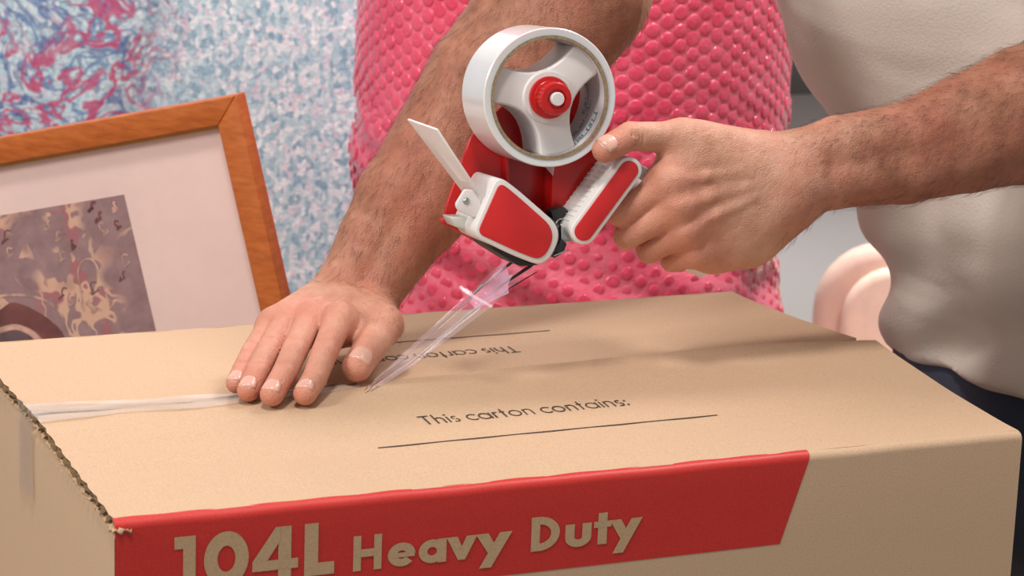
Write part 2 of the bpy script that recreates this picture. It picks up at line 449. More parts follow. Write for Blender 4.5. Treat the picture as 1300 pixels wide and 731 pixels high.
def text_obj(name, spec, w, zb, zc, label):
    V = []; F = []
    for k, (ch, a, b) in enumerate(spec):
        v, f = put_glyph(ch, w, a, b, zb, zc); n = len(V); V += v; F += [tuple(n+i for i in q_) for q_ in f]
    o = flat_mesh(name, V, F, M_LETTER, BAND); o['label'] = label; return o
text_obj('lettering', [('1', 221, 248), ('0', 258, 316), ('4', 320, 378), ('L', 386, 424)], .27, -.0440, -.0122, 'large bold 104L in bare cardboard colour')
text_obj('lettering', [('H', 448, 484), ('e', 492, 527), ('a', 531, 566), ('v', 566, 605), ('y', 603, 649)], .22, -.0443, -.0228, 'bold word Heavy in bare cardboard colour')
text_obj('lettering', [('D', 673, 709), ('u', 716, 749), ('t', 752, 774), ('y', 772, 813)], .22, -.0443, -.0228, 'bold word Duty in bare cardboard colour')

def thin(ch):
    x = .66; r_ = .29
    G = {'T': ([('l', 0, 1-.04, .56, 1-.04), ('l', .28, 0, .28, .96)], .56), 'h': ([('l', .05, 0, .05, 1.05), ('a', .25, .40, .20, .24, 0, 180), ('l', .45, 0, .45, .40)], .50),
     'i': ([('l', .05, 0, .05, x), ('l', .05, .82, .05, .94, .12)], .10), 's': ([('a', .18, .49, .13, .14, 40, 250), ('a', .18, .18, .15, .15, -140, 90)], .34),
     'c': ([('a', r_+.03, .33, r_, .30, 45, 315)], .50), 'a': ([('a', r_+.03, .33, r_, .30, 0, 360), ('l', .62, 0, .62, x)], .66),
     'r': ([('l', .05, 0, .05, x), ('a', .20, .44, .15, .18, 60, 180)], .28), 't': ([('l', .14, 0, .14, .95), ('l', 0, x-.04, .28, x-.04)], .28),
     'o': ([('a', r_+.03, .33, r_, .30, 0, 360)], .64), 'n': ([('l', .05, 0, .05, x), ('a', .25, .40, .20, .24, 0, 180), ('l', .45, 0, .45, .40)], .50),
     ':': ([('l', .08, .02, .08, .14, .12), ('l', .08, .48, .08, .60, .12)], .16)}
    return G[ch]
def line_text(s, x0, x1, yb, cap, flip, parent):
    V = []; F = []; x = 0; pen = .082
    for ch in s:
        if ch == ' ': x += .30; continue
        it, w = thin(ch); v, f = strokes_mesh(it, pen); n = len(V)
        V += [(p[0]+x, p[1]) for p in v]; F += [tuple(n+i for i in q_) for q_ in f]; x += w+.13
    k = (x1-x0)/(x-.13); out = []
    for p in V:
        X = x0+p[0]*k; Y = yb+p[1]*cap
        if flip: X = .5955-X; Y = .4075-Y
        out.append((X, Y, ztop(X, Y)+.0004))
    o = flat_mesh('printed_words', out, F, M_INK, parent); return o
line_text('This carton contains:', .229, .373, .114, .0155, False, fl_f)
line_text('This carton contains:', .229, .373, .114, .0155, True, fl_b)
def rule(flip, parent):
    V = []; n = 40
    for i in range(n+1):
        for d in (-.0007, .0007):
            X = .1856+(.42-.1856)*i/n; Y = .082+d
            if flip: X = .5955-X; Y = .4075-Y
            V.append((X, Y, ztop(X, Y)+.0004))
    mesh('printed_line', V, [(2*i, 2*i+2, 2*i+3, 2*i+1) for i in range(n)], M_INK, parent)
rule(False, fl_f); rule(True, fl_b)
# tape stuck on the seam and down the left side
def stuck_tape():
    V = []; F = []; n = 50
    for i in range(n+1):
        x = -.001+(.215)*i/n; hw = .022-.006*min(1, x/.05) + .0012*math.sin(x*80)-.004*max(0, (x-.1)/.1)
        for j in range(9):
            y = .2015+.001*math.sin(x*30)+hw*(j/4-1)
            V.append((x, y, max(ztop(x, .19), ztop(x, .215))*.5+ztop(x, y)*.5+.0012+.0003*math.sin(j*2+x*90)))
    for i in range(n):
        for j in range(8): a = i*9+j; F.append((a, a+9, a+10, a+1))
    return mesh('sealing_tape', V, F, M_TAPEFLAT, CT, smooth=True)
stuck_tape()['label'] = 'clear tape strip stuck along the lid seam'
V = []; F = []; zs = [.0062, .0045, .000, -.005, -.018, -.034, -.050]
for i, z in enumerate(zs):
    for j in range(7):
        V.append((-.0016-.0006*math.sin(j*1.9)+(.0012 if i == 0 else 0), .196+.044*j/6, z - (.004*j/6 if i == len(zs)-1 else 0)))
for i in range(len(zs)-1):
    for j in range(6): a = i*7+j; F.append((a, a+7, a+8, a+1))
mesh('sealing_tape', V, F, M_TAPESIDE, CT, smooth=True)['label'] = 'clear tape end folded down the left side'

# ------------------------------------------------------------------ dispenser and roll
NV = norm(RC @ np.array([.31, -.135, .94]))              # roll axle, towards the viewer
OC = P(699, 124, 1.64) - NV*.025                         # middle of the roll
def D(u, v, w):                                          # a point on the plane w metres along the axle from the middle
    rr = ray(u, v); p0 = OC+NV*w; return CAMLOC + rr*np.dot(p0-CAMLOC, NV)/np.dot(rr, NV)
E1 = norm(D(800, 124, 0)-D(699, 124, 0)); E2 = norm(np.cross(NV, E1))
DS = thing('tape_dispenser', 'red and white handheld tape dispenser gripped by the left hand', 'tape dispenser', OC)
def uvpoly(pts, w): return [D(u, v, w) for u, v in pts]
def rounded(pts, rad, n=5):
    out = []; N = len(pts); P_ = [np.array(p, float) for p in pts]
    for i in range(N):
        a, b, c = P_[i-1], P_[i], P_[(i+1) % N]; rr = rad[i] if hasattr(rad, '__len__') else rad
        p0 = b+norm(a-b)*min(rr, np.linalg.norm(a-b)*.48); p1 = b+norm(c-b)*min(rr, np.linalg.norm(c-b)*.48)
        for k in range(n+1): t = k/n; out.append((1-t)**2*p0+2*t*(1-t)*b+t*t*p1)
    return out
def stadium(a, b, r_, n=14):
    a = np.array(a, float); b = np.array(b, float); d = norm(b-a); ang = math.atan2(d[1], d[0]); out = []
    for k in range(n+1): t = ang-math.pi/2+math.pi*k/n; out.append(b+r_*np.array([math.cos(t), math.sin(t)]))
    for k in range(n+1): t = ang+math.pi/2+math.pi*k/n; out.append(a+r_*np.array([math.cos(t), math.sin(t)]))
    return out
# red frame plate behind the roll
prism('frame_plate', uvpoly(rounded([(622, 150), (665, 108), (745, 112), (776, 160), (762, 205), (712, 285), (700, 308), (612, 312), (563, 284), (566, 262), (598, 172)], [6,12,12,10,8,8,6,8,10,8,8]), -.028), -NV*.004, M_REDPL, DS, .001)
prism('frame_rib', uvpoly(rounded([(702, 190), (770, 170), (766, 200), (712, 276), (700, 276)], 3), -.010), -NV*.018, M_REDPL, DS, .001)  # raised plate added along the edge line so this area looks brighter lit
prism('frame_rib', uvpoly(rounded([(641, 190), (646, 190), (650, 272), (644, 272)], 1), -.020), -NV*.008, M_REDPL, DS, .0006)
prism('frame_rim', uvpoly([(612, 310), (563, 284), (562, 279), (566, 277), (614, 303)], -.016), -NV*.011, M_REDPL, DS, .001)
# white guard housing at the left
hs = rounded([(634, 223), (712, 290), (690, 334), (660, 330), (600, 298)], [16, 20, 20, 26, 16], 8)
hs = rounded([(632, 222), (657, 240), (716, 292), (694, 340), (657, 327), (599, 299)], [14, 24, 24, 26, 20, 16], 8)
GH = prism('guard_housing', uvpoly(hs, .027), -NV*.050, M_WHITEP, DS, .0012)
hc = np.mean(np.array(hs), 0)
ins = rounded([(635, 231), (654, 246), (707, 293), (690, 332), (660, 321), (606, 296)], [10, 18, 22, 24, 16, 10], 8)
prism('red_panel', uvpoly(ins, .0278), -NV*.002, M_REDIN, GH, .0004)
prism('guard_tab', uvpoly(rounded([(590, 240), (606, 242), (612, 262), (604, 277), (582, 268), (578, 260)], 4), .020), -NV*.003, M_WHITEP, GH, .0006)
lathe('rivet', D(592, 255, .020), NV, [(0, .0012), (.0014, .0011), (.0022, .0004), (.0024, 0)], M_CHROME, GH, 20)
prism('inner_tray', uvpoly([(572, 276), (604, 276), (604, 296), (578, 288)], .004), -NV*.02, plain('frosted_plastic', (196, 198, 188), .3), GH, .0008)
# tall white flap
fa, fb, fc, fd = D(556, 163, .022), D(519, 150, -.026), D(590, 243, .004), D(611, 246, .022)
tn = norm(np.cross(fb-fa, fd-fa))*.0016
prism('press_flap', [fa, fb, fc, fd], tn, M_WHITEP, DS, .0004)
# black roller
lathe('roller', D(685, 300, .024)-NV*.024, NV, [(0, .0235), (.0132, .0235), (.0145, .022), (.0145, -.023), (.0132, -.0245), (0, -.0245)], M_BLACK, DS, 48)
prism('roller_guard', uvpoly(rounded([(612, 300), (650, 322), (672, 334), (684, 336), (660, 338), (628, 318)], 2), .022), -NV*.04, M_BLACK, DS, .0006)
# ribbed brake with red inset
pa, pb = (741.5, 294), (799, 216)
BR = prism('brake_block', uvpoly(stadium(pa, pb, 16.5), .027), -NV*.050, M_WHITEP, DS, .0010)
prism('red_panel', uvpoly(stadium(pa, pb, 11.8), .0278), -NV*.002, M_REDIN, BR, .0004)
pd = norm(D(*pb, .0)-D(*pa, .0)); pl = norm(np.cross(NV, pd)); 
if np.dot(RC.T @ pl, np.array([-1, 0, 0])) < 0: pl = -pl
r165 = 16.5/FPX*1.62
for k in range(12):
    for (w0, w1) in ((.018, .003), (-.004, -.020)):
        c0 = D(*pa, .027)-NV*.027+pd*(.001+.0040*k)+pl*(r165-.0004)
        a = c0+NV*w0; b = c0+NV*w1; hw = pd*.0007; up = pl*.0016
        V = [a-hw, a+hw, b+hw, b-hw, a-hw*.5+up, a+hw*.5+up, b+hw*.5+up, b-hw*.5+up]
        rb = mesh('rib', V, [(0,3,2,1),(4,5,6,7),(0,1,5,4),(1,2,6,5),(2,3,7,6),(3,0,4,7)], M_WHITEP, BR)
# spring bracket and cutting blade
prism('bracket', uvpoly([(700, 268), (716, 262), (727, 275), (722, 300), (712, 322), (704, 318), (708, 296), (702, 282)], .004), -NV*.012, M_DARKMET, DS, .0005)
prism('bracket', uvpoly([(712, 285), (735, 298), (733, 306), (712, 308)], .015), -NV*.012, M_CHROME, DS, .0004)
sp = [D(712+6*math.cos(t), 284+6*math.sin(t), .012-.0012*t) for t in np.linspace(0, 18, 70)]
tube('spring', sp, .0006, M_CHROME, DS, 6)
ba, bb = D(703, 324, .024), D(703, 324, -.026); bd = D(722, 316, .024)-D(703, 324, .024)
V = []; n = 26
for i in range(n+1):
    p = ba+(bb-ba)*i/n; V += [p, p+bd*(.82+.18*(i % 2))]
bl = mesh('blade', V, [(2*i, 2*i+2, 2*i+3, 2*i+1) for i in range(n)], M_CHROME, DS); so = bl.modifiers.new('s', 'SOLIDIFY'); so.thickness = .0008
prism('blade_holder', uvpoly([(700, 318), (712, 306), (720, 309), (716, 320), (704, 328)], .020), -NV*.042, M_DARKMET, DS, .0005)
# hub
def bez(a, b, c, n=8): return [(1-t)**2*a+2*t*(1-t)*b+t*t*c for t in np.linspace(0, 1, n)]
lobes = [math.radians(a) for a in (43, 167, 283)]
star = []
for i, a in enumerate(lobes):
    ra = lambda t, rr, tt: rr*np.array([math.cos(t), math.sin(t)])+tt*np.array([-math.sin(t), math.cos(t)])
    star += [ra(a, .0355, -.0125), ra(a, .0381, -.0095), ra(a, .0386, 0), ra(a, .0381, .0095), ra(a, .0355, .0125)]
    b = lobes[(i+1) % 3]; b2 = b+(2*math.pi if b < a else 0); md = (a+b2)/2
    star += bez(ra(a, .0355, .0125), ra(md, .0075, 0), ra(b, .0355, -.0125), 12)[1:-1]
hub = prism('hub', [OC+NV*.019+E1*s[0]+E2*s[1] for s in star], -NV*.038, M_WHITEP, DS, .0018, 3)
lathe('hub_boss', OC, NV, [(0, .022), (.0165, .021), (.018, .018)], M_WHITEP, hub, 48)
KN = lathe('knob', OC, NV, [(.0135, .018), (.0138, .024), (.0132, .0250), (.0112, .0252), (.0108, .0255), (.0106, .036), (.0098, .0372), (.0065, .0374), (.006, .0355), (0, .0355)], M_REDPL, DS, 64)
KN['label'] = 'red tension knob'
for k in range(24):
    t = 2*math.pi*k/24; e = math.cos(t)*E1+math.sin(t)*E2; tt = np.cross(NV, e)
    c0 = OC+e*.0105; V = []
    for w in (.026, .0355):
        V += [c0+NV*w-tt*.0005, c0+NV*w+e*.0006, c0+NV*w+tt*.0005]
    mesh('grip_ridge', V, [(0,1,2),(3,5,4),(0,3,4,1),(1,4,5,2),(2,5,3,0)], M_REDPL, KN)
lathe('axle_pin', OC, NV, [(.0042, .03), (.0044, .0395), (.004, .0402), (0, .0404)], M_WHITEP, DS, 32)
lathe('axle', OC, NV, [(.006, .0), (.006, -.03)], M_REDPL, DS, 24)
# pistol grip inside the fist
ha, hb = D(786, 232, -.002), D(900, 338, -.004)
pts = [ha+(hb-ha)*t for t in np.linspace(0, 1, 12)]
gr = tube('grip', pts, [.009, .011]+[.0125]*8+[.0125, .0095], M_WHITEP, DS, 28)
prism('grip_arm', uvpoly([(770, 200), (808, 206), (824, 214), (812, 236), (780, 240)], -.006), -NV*.012, plain('grey_plastic', (150, 146, 144), .4), DS, .001)

# the roll of tape
TR = thing('tape_roll', 'wide roll of clear packing tape mounted on the dispenser hub', 'tape', OC)
Rc, Rt = .0402, .0452
lathe('wound_tape', OC, NV, [(Rc+.0001, .0238), (Rt-.0006, .0242), (Rt, .0236), (Rt, -.0236), (Rt-.0006, -.0242), (Rc+.0001, -.0238)], M_ROLL, TR, 128, closed=True)
cr = lathe('cardboard_core', OC, NV, [(Rc, .0246), (Rc-.0020, .0246), (Rc-.0022, .0240), (Rc-.0022, -.0246), (Rc, -.0246)], M_CORE, TR, 128, closed=True)
lathe('core_lining', OC, NV, [(Rc-.0023, .0228), (Rc-.0023, -.0245)], M_COREIN, cr, 96)
V = []; F = []; Rr = Rc-.0026                            # faint teal print inside the core, unreadable in the photograph
def core_mark(t0, t1, w0, w1):
    n = 3; b = len(V)
    for i in range(n+1):
        t = t0+(t1-t0)*i/n; e = math.cos(t)*E1+math.sin(t)*E2
        V.extend([OC+e*Rr+NV*w0, OC+e*Rr+NV*w1])
    for i in range(n): F.append((b+2*i, b+2*i+2, b+2*i+3, b+2*i+1))
random.seed(3)
for (ta, tb, wc, hh) in ((-62, -16, .012, .006), (-50, -6, -.004, .0045), (-20, 16, -.010, .006), (60, 80, -.004, .004)):
    t = ta
    while t < tb:
        st = random.choice([.9, 1.2, 1.6]); k = random.random()
        if k < .6: core_mark(math.radians(t), math.radians(t+st*.6), wc-hh*.5, wc+hh*.5)
        if k > .35: core_mark(math.radians(t), math.radians(t+st*1.4), wc+hh*.28, wc+hh*.5)
        if k < .5: core_mark(math.radians(t), math.radians(t+st*1.5), wc-hh*.5, wc-hh*.3)
        t += st*1.9
mesh('core_print', V, F, M_TEAL, cr)['kind'] = 'stuff'
# loose strand from the roller down to the seam
def strand():
    st = [ (D(644, 326, -.012), D(700, 331, .018)),
           (D(638, 332, -.012), D(688, 342, .018)),
           (D(612, 356, -.018), D(648, 366, .018)),
           (P(586, 380, 1.672), P(622, 390, 1.650)),
           (P(548, 415, 1.675), P(578, 424, 1.655)),
           (P(505, 455, 1.672), P(528, 462, 1.660)),
           (P(470, 485, 1.668), P(486, 488, 1.660)),
           (onp(455, 501, 2, .0065), onp(461, 503, 2, .0065))]
    V = []; F = []; m_ = 13; sub = 6; L_ = []
    for i in range(len(st)-1):
        for k in range(sub): t = k/sub; L_.append((st[i][0]*(1-t)+st[i+1][0]*t, st[i][1]*(1-t)+st[i+1][1]*t))
    L_.append(st[-1])
    for i, (a, b) in enumerate(L_):
        nn = norm(np.cross(b-a, L_[-1][0]-L_[0][0]+1e-6)); g = min(1, i/14)
        for j in range(m_):
            s = j/(m_-1); off = .0028*g*math.sin(s*math.pi*4.3+.4)*(1-abs(2*s-1)**4)
            V.append(a*(1-s)+b*s+nn*off*(1 if i < len(L_)-4 else .3))
    for i in range(len(L_)-1):
        for j in range(m_-1): a = i*m_+j; F.append((a, a+m_, a+m_+1, a+1))
    return mesh('tape_strand', V, F, M_STRAND, TR, smooth=True)
strand()['label'] = 'clear strand of tape stretched down to the carton'
ca, cb = D(598, 374, .003), D(625, 389, .0035)
M_TW = film('tape_white_edge', (245, 235, 240), .42, .3, .1)
mesh('tape_crease', [P(590, 372, 1.655), P(593, 369, 1.655), P(626, 388, 1.64), P(624, 391, 1.64)], [(0, 1, 2, 3)], M_TW, TR)
mesh('tape_tail', [P(641, 330, 1.655), P(646, 349, 1.65), P(651, 348, 1.65), P(645, 361, 1.645), P(646, 372, 1.64), P(604, 392, 1.64), P(596, 384, 1.645)], [tuple(range(7))], film('tape_tail_film', (240, 214, 240), .22, .10, .2), TR)
mesh('tape_nib', [D(686, 205, .024), D(704, 212, .024), D(702, 223, .024)], [(0, 1, 2)], M_TAPEFLAT, TR)

# ------------------------------------------------------------------ implicit-surface figures
class Field:
    def __init__(s): s.base = []; s.fing = []; s.cut = []
    def cone(s, a, b, r1, r2, k=.008, lst=None): (s.base if lst is None else lst).append((np.array(a, float), np.array(b, float), r1, r2, k))
def d_cone(X, p):
    a, b, r1, r2, k = p; ba = b-a; L2 = max(np.dot(ba, ba), 1e-12)
    h = np.clip(((X-a) @ ba)/L2, 0, 1); return np.linalg.norm(X-a-h[..., None]*ba, axis=-1)-(r1+(r2-r1)*h)
def smin(a, b, k):
    if k <= 0: return np.minimum(a, b)
    h = np.maximum(k-np.abs(a-b), 0)/k; return np.minimum(a, b)-h*h*k*.25
def evalf(X, fld, c=None, hd=0, fc=None):
    near = (lambda p: True) if c is None else (lambda p: d_cone(c[None], p)[0]-hd < fc+hd+max(p[4], .02)+.004)
    f = np.full(X.shape[:-1], 9.0)
    for p in fld.base:
        if near(p): f = smin(f, d_cone(X, p), p[4])
    g = None
    for ch in fld.fing:
        e = None
        for p in ch:
            if near(p): d = d_cone(X, p); e = d if e is None else smin(e, d, p[4])
        if e is not None: g = e if g is None else smin(g, e, .0008)
    if g is not None: f = smin(f, g, .007)
    for p in fld.cut:
        if near(p):
            d = -d_cone(X, p); k = p[4]; h = np.maximum(k-np.abs(f-d), 0)/k; f = np.maximum(f, d)+h*h*k*.25
    if getattr(fld, 'post', None): f = fld.post(X, f)
    return f
def polygonize(fld, lo, hi, h, N=20):
    lo = np.array(lo); B = N*h; nb = np.ceil((np.array(hi)-lo)/B).astype(int)
    ii = np.stack(np.meshgrid(*[np.arange(n) for n in nb], indexing='ij'), -1).reshape(-1, 3)
    cs = lo+(ii+.5)*B; fc = evalf(cs, fld); hd = B*math.sqrt(3)/2
    act = np.abs(fc) < hd*1.1+.004; ii = ii[act]; cs = cs[act]; fc = fc[act]
    D_ = (nb*N+4).astype(np.int64); key = lambda g: (g[..., 0]*D_[1]+g[..., 1])*D_[2]+g[..., 2]
    gr_ = np.stack(np.meshgrid(*[np.arange(N+1)]*3, indexing='ij'), -1)
    vk, vp, qs = [], [], []
    for b, c, f0 in zip(ii, cs, fc):
        X = lo+(b*N+gr_)*h; V = evalf(X, fld, c, hd, f0); s = V < 0
        if s.all() or not s.any(): continue
        cnt = np.zeros((N, N, N), int)
        for o in np.ndindex(2, 2, 2): cnt += s[o[0]:o[0]+N, o[1]:o[1]+N, o[2]:o[2]+N]
        cell = np.argwhere((cnt > 0) & (cnt < 8))
        acc = np.zeros((len(cell), 3)); num = np.zeros(len(cell))
        for ax in range(3):
            o1, o2 = [a for a in range(3) if a != ax]
            for p in (0, 1):
                for q_ in (0, 1):
                    st = cell.copy(); st[:, o1] += p; st[:, o2] += q_; en = st.copy(); en[:, ax] += 1
                    v0 = V[tuple(st.T)]; v1 = V[tuple(en.T)]; cr_ = (v0 < 0) != (v1 < 0)
                    t = np.where(cr_, v0/np.where(cr_, v0-v1, 1), 0); pt = st.astype(float); pt[:, ax] += t
                    acc += pt*cr_[:, None]; num += cr_
        vk.append(key(b*N+cell)); vp.append(lo+(b*N+acc/num[:, None])*h)
        for ax in range(3):
            o1, o2 = (ax+1) % 3, (ax+2) % 3
            A = s[:N, :N, :N]; sl = [slice(0, N)]*3; sl[ax] = slice(1, N+1); Bq = s[tuple(sl)]
            e = np.argwhere(A != Bq)
            if not len(e): continue
            ins_ = A[tuple(e.T)]; g = b*N+e
            if (g[:, o1] == 0).any() or (g[:, o2] == 0).any():
                ok = (g[:, o1] > 0) & (g[:, o2] > 0); g = g[ok]; ins_ = ins_[ok]
            d1 = np.zeros(3, int); d1[o1] = 1; d2 = np.zeros(3, int); d2[o2] = 1
            qd = np.stack([key(g-d1-d2), key(g-d2), key(g), key(g-d1)], 1)
            qd = np.where(ins_[:, None], qd, qd[:, ::-1]); qs.append(qd)
    vk = np.concatenate(vk); vp = np.concatenate(vp); qs = np.concatenate(qs)
    o = np.argsort(vk); vk = vk[o]; vp = vp[o]
    ix = np.searchsorted(vk, qs); ix = np.clip(ix, 0, len(vk)-1); ok = (vk[ix] == qs).all(1)
    return vp, ix[ok]

BODY = Field()
sideR = norm(RC @ np.array([.82, -.57, .0]))            # across the right forearm
# --- right forearm, hand flat on the lid
WR = P(446, 384, 1.765)
armR = [(446, 384, 1.765, .0185, .0100), (489, 310, 1.775, .0250, .0090), (520, 262, 1.782, .0315, .0085), (567, 205, 1.79, .0385, .0070), (628, 112, 1.80, .0455, .005), (684, 42, 1.81, .0500, .003), (730, -14, 1.82, .0480, 0)]
for sgn in (-1, 1):
    for i in range(len(armR)-1):
        u0, v0, d0, r0, o0 = armR[i]; u1, v1, d1, r1, o1 = armR[i+1]
        BODY.cone(P(u0, v0, d0)+sideR*o0*sgn, P(u1, v1, d1)+sideR*o1*sgn, r0, r1, .003)
ELR = P(730, -14, 1.82); SHR = np.array([.63, .52, .50])
BODY.cone(ELR, ELR*.5+SHR*.5, .048, .052, .03); BODY.cone(ELR*.5+SHR*.5, SHR, .052, .062, .03)
RJ = {'pinky': [(.1334,.2067,.0135),(.1423,.2200,.0185),(.1538,.2363,.0250),(.1742,.2595,.0372)],
      'ring':  [(.1357,.1869,.0140),(.1470,.2028,.0215),(.1608,.2229,.0300),(.1837,.2550,.0400)],
      'middle':[(.1468,.1724,.0145),(.1604,.1885,.0230),(.1747,.2111,.0310),(.1977,.2474,.0430)],
      'index': [(.1676,.1683,.0145),(.1795,.1848,.0190),(.1922,.2019,.0310),(.2131,.2340,.0445)],
      'thumb': [(.2138,.1991,.0205),(.2318,.2216,.0280),(.2500,.2469,.0345),(.2558,.2863,.0370)]}
RR = {'pinky': (.0064,.0069,.0075,.0084), 'ring': (.0073,.0077,.0082,.0090), 'middle': (.0078,.0082,.0087,.0094), 'index': (.0077,.0082,.0088,.0096), 'thumb': (.0100,.0110,.0118,.0140)}
for k in RJ: RJ[k] = [np.array(p) for p in RJ[k]]
carp = {'pinky': -.016, 'ring': -.007, 'middle': .002, 'index': .011, 'thumb': .018}
for nm in RJ:
    J, Rd = RJ[nm], RR[nm]; ch = []
    for i in range(3): BODY.cone(J[i], J[i+1], Rd[i], Rd[i+1], .0008, ch)
    BODY.fing.append(ch)
    if nm != 'thumb':
        cp = WR+sideR*carp[nm]+np.array([0, -.004, .000])
        BODY.cone(J[3], cp, Rd[3]*1.02, .0145, .010)
        lowJ = J[3]-np.array([0, 0, .012]); BODY.cone(lowJ, cp-np.array([0, 0, .008]), .0085, .012, .012)
    else:
        BODY.cone(J[2], WR+sideR*.014+np.array([0, -.01, -.004]), .0125, .0165, .012)
        BODY.cone(J[2]+np.array([-.008,.002,.002]), J[3]+np.array([-.022, -.012, .002]), .0105, .014, .012)
# tendons, wrinkles over the joints
for nm in ('pinky', 'ring', 'middle', 'index'):
    J = RJ[nm]; cp = WR+sideR*carp[nm]*.6; up = np.array([0, 0, 1.])
    a = J[3]+up*(RR[nm][3]*.86); b = cp*.6+J[3]*.4+up*.0135
    BODY.cone(a, b, .0022, .0016, .006)
    for i, offs in ((2, (-.0022, 0, .0022)), (1, (0, .0016))):
        ax = norm(J[i]-J[i+1]); upn = norm(up-ax*np.dot(up, ax)); sd = np.cross(ax, upn)
        for o_ in offs:
            c = J[i]+ax*o_+upn*(RR[nm][i]*1.03)
            BODY.cone(c-sd*.0048-upn*.0012, c, .0008, .0012, .0012, BODY.cut); BODY.cone(c, c+sd*.0048-upn*.0012, .0012, .0008, .0012, BODY.cut)
J = RJ['thumb']; ax = norm(J[1]-J[2]); upn = norm(norm([-.22, -.7, .62])-ax*np.dot(norm([-.22, -.7, .62]), ax)); sd = np.cross(ax, upn)
for o_ in (-.0022, .0006, .003):
    c = J[1]+ax*o_+upn*.0118; BODY.cone(c-sd*.006-upn*.0016, c, .0006, .0009, .0014, BODY.cut); BODY.cone(c, c+sd*.006-upn*.0016, .0009, .0006, .0014, BODY.cut)

# --- left forearm and fist
sideL = norm(RC @ np.array([.10, .99, 0]))
armL = [(1002, 224, .010, .0200, .0100), (1062, 206, .012, .0225, .0090), (1150, 194, .008, .0270, .0080), (1230, 168, .000, .0350, .0070), (1300, 146, -.010, .0440, .0050), (1400, 118, -.03, .048, 0)]
for sgn in (-1, 1):
    for i in range(len(armL)-1):
        u0, v0, w0, r0, o0 = armL[i]; u1, v1, w1, r1, o1 = armL[i+1]
        BODY.cone(D(u0, v0, w0)+sideL*o0*sgn, D(u1, v1, w1)+sideL*o1*sgn, r0, r1, .003)
ELL = D(1400, 118, -.03); SHL = np.array([.80, .22, .50])
BODY.cone(ELL, ELL*.5+SHL*.5, .048, .052, .03); BODY.cone(ELL*.5+SHL*.5, SHL, .052, .062, .03)
LJ = {'index': [(812, 262, -.026), (797, 277, -.014), (788, 271, .010), (850, 230, .024)],
      'middle': [(826, 282, -.026), (808, 296, -.016), (796, 300, .007), (862, 262, .028)],
      'ring': [(852, 300, -.026), (836, 314, -.018), (824, 318, .004), (872, 292, .025)],
      'pinky': [(876, 322, -.024), (862, 332, -.016), (853, 331, .000), (886, 316, .018)],
      'thumb': [(768, 190, .030), (800, 173, .021), (866, 174, .016), (940, 196, .010)]}
LJ = {k: [D(*p) for p in v] for k, v in LJ.items()}
LR = {'index': (.0076,.0082,.0088,.0100), 'middle': (.0078,.0084,.0090,.0102), 'ring': (.0074,.0080,.0086,.0096), 'pinky': (.0068,.0072,.0076,.0088), 'thumb': (.0086,.0096,.0104,.0140)}
WL = D(1002, 224, .010)
lc = {'index': .010, 'middle': .003, 'ring': -.006, 'pinky': -.014}
for nm in LJ:
    J, Rd = LJ[nm], LR[nm]; ch = []
    for i in range(3): BODY.cone(J[i], J[i+1], Rd[i], Rd[i+1], .0012, ch)
    BODY.fing.append(ch)
    if nm != 'thumb':
        cp = WL+sideL*lc[nm]
        BODY.cone(J[3], cp, Rd[3]*1.0, .0150, .010)
        BODY.cone(J[3]+NV*.0012, J[3]+NV*.0030, .0078, .0062, .006)           # knuckle
        BODY.cone(J[3]-NV*.016, cp-NV*.008, .010, .014, .014)                 # palm side
    else:
        BODY.cone(J[2], D(960, 200, .008), .0115, .0180, .012)
        BODY.cone(J[2]+sideL*-.006, D(930, 215, .012), .009, .016, .014)
        BODY.cone(D(884, 186, .010), LJ['index'][3], .0095, .0095, .014)        # web
for (u, v) in ((878, 205), (905, 240), (915, 270), (925, 295), (945, 315), (905, 322)):
    BODY.cone(D(u, v, .008), WL-sideL*.004, .019 if v < 290 else .0135, .020, .014)
BODY.cone(D(960, 300, .0), D(990, 262, .004), .017, .019, .014)                 # heel of the hand
vein = lambda pts, rr: [BODY.cone(D(*pts[i]), D(*pts[i+1]), rr, rr, .005) for i in range(len(pts)-1)]
vein([(862, 262, .037), (900, 250, .0335), (945, 238, .0315), (985, 228, .030)], .0022)
vein([(872, 292, .033), (910, 272, .0335), (955, 250, .0315), (990, 236, .029)], .0020)
vein([(852, 232, .033), (895, 224, .0325), (940, 218, .0305)], .0020)
for nm, offs in (('thumb', (-.003, 0, .003, .006)),):
    J = LJ[nm]; ax = norm(J[1]-J[2]); upn = norm(NV-ax*np.dot(NV, ax)); sd = np.cross(ax, upn)
    for o_ in offs:
        c = J[1]+ax*(o_-.002)+upn*.0102+sd*.0; BODY.cone(c-sd*.006-upn*.002, c+sd*.004-upn*.0006, .0006, .0006, .0012, BODY.cut)
# chest under the shirt joins the arms
CH = np.array([.76, .36, .44]); PV = P(1350, 430, 2.06)
BODY.cone(SHL, CH, .060, .085, .03); BODY.cone(SHR, CH, .060, .085, .03)
BODY.cone(CH, P(1330, 300, 2.04), .085, .085, .03); BODY.cone(P(1330, 300, 2.04), PV, .085, .09, .03)

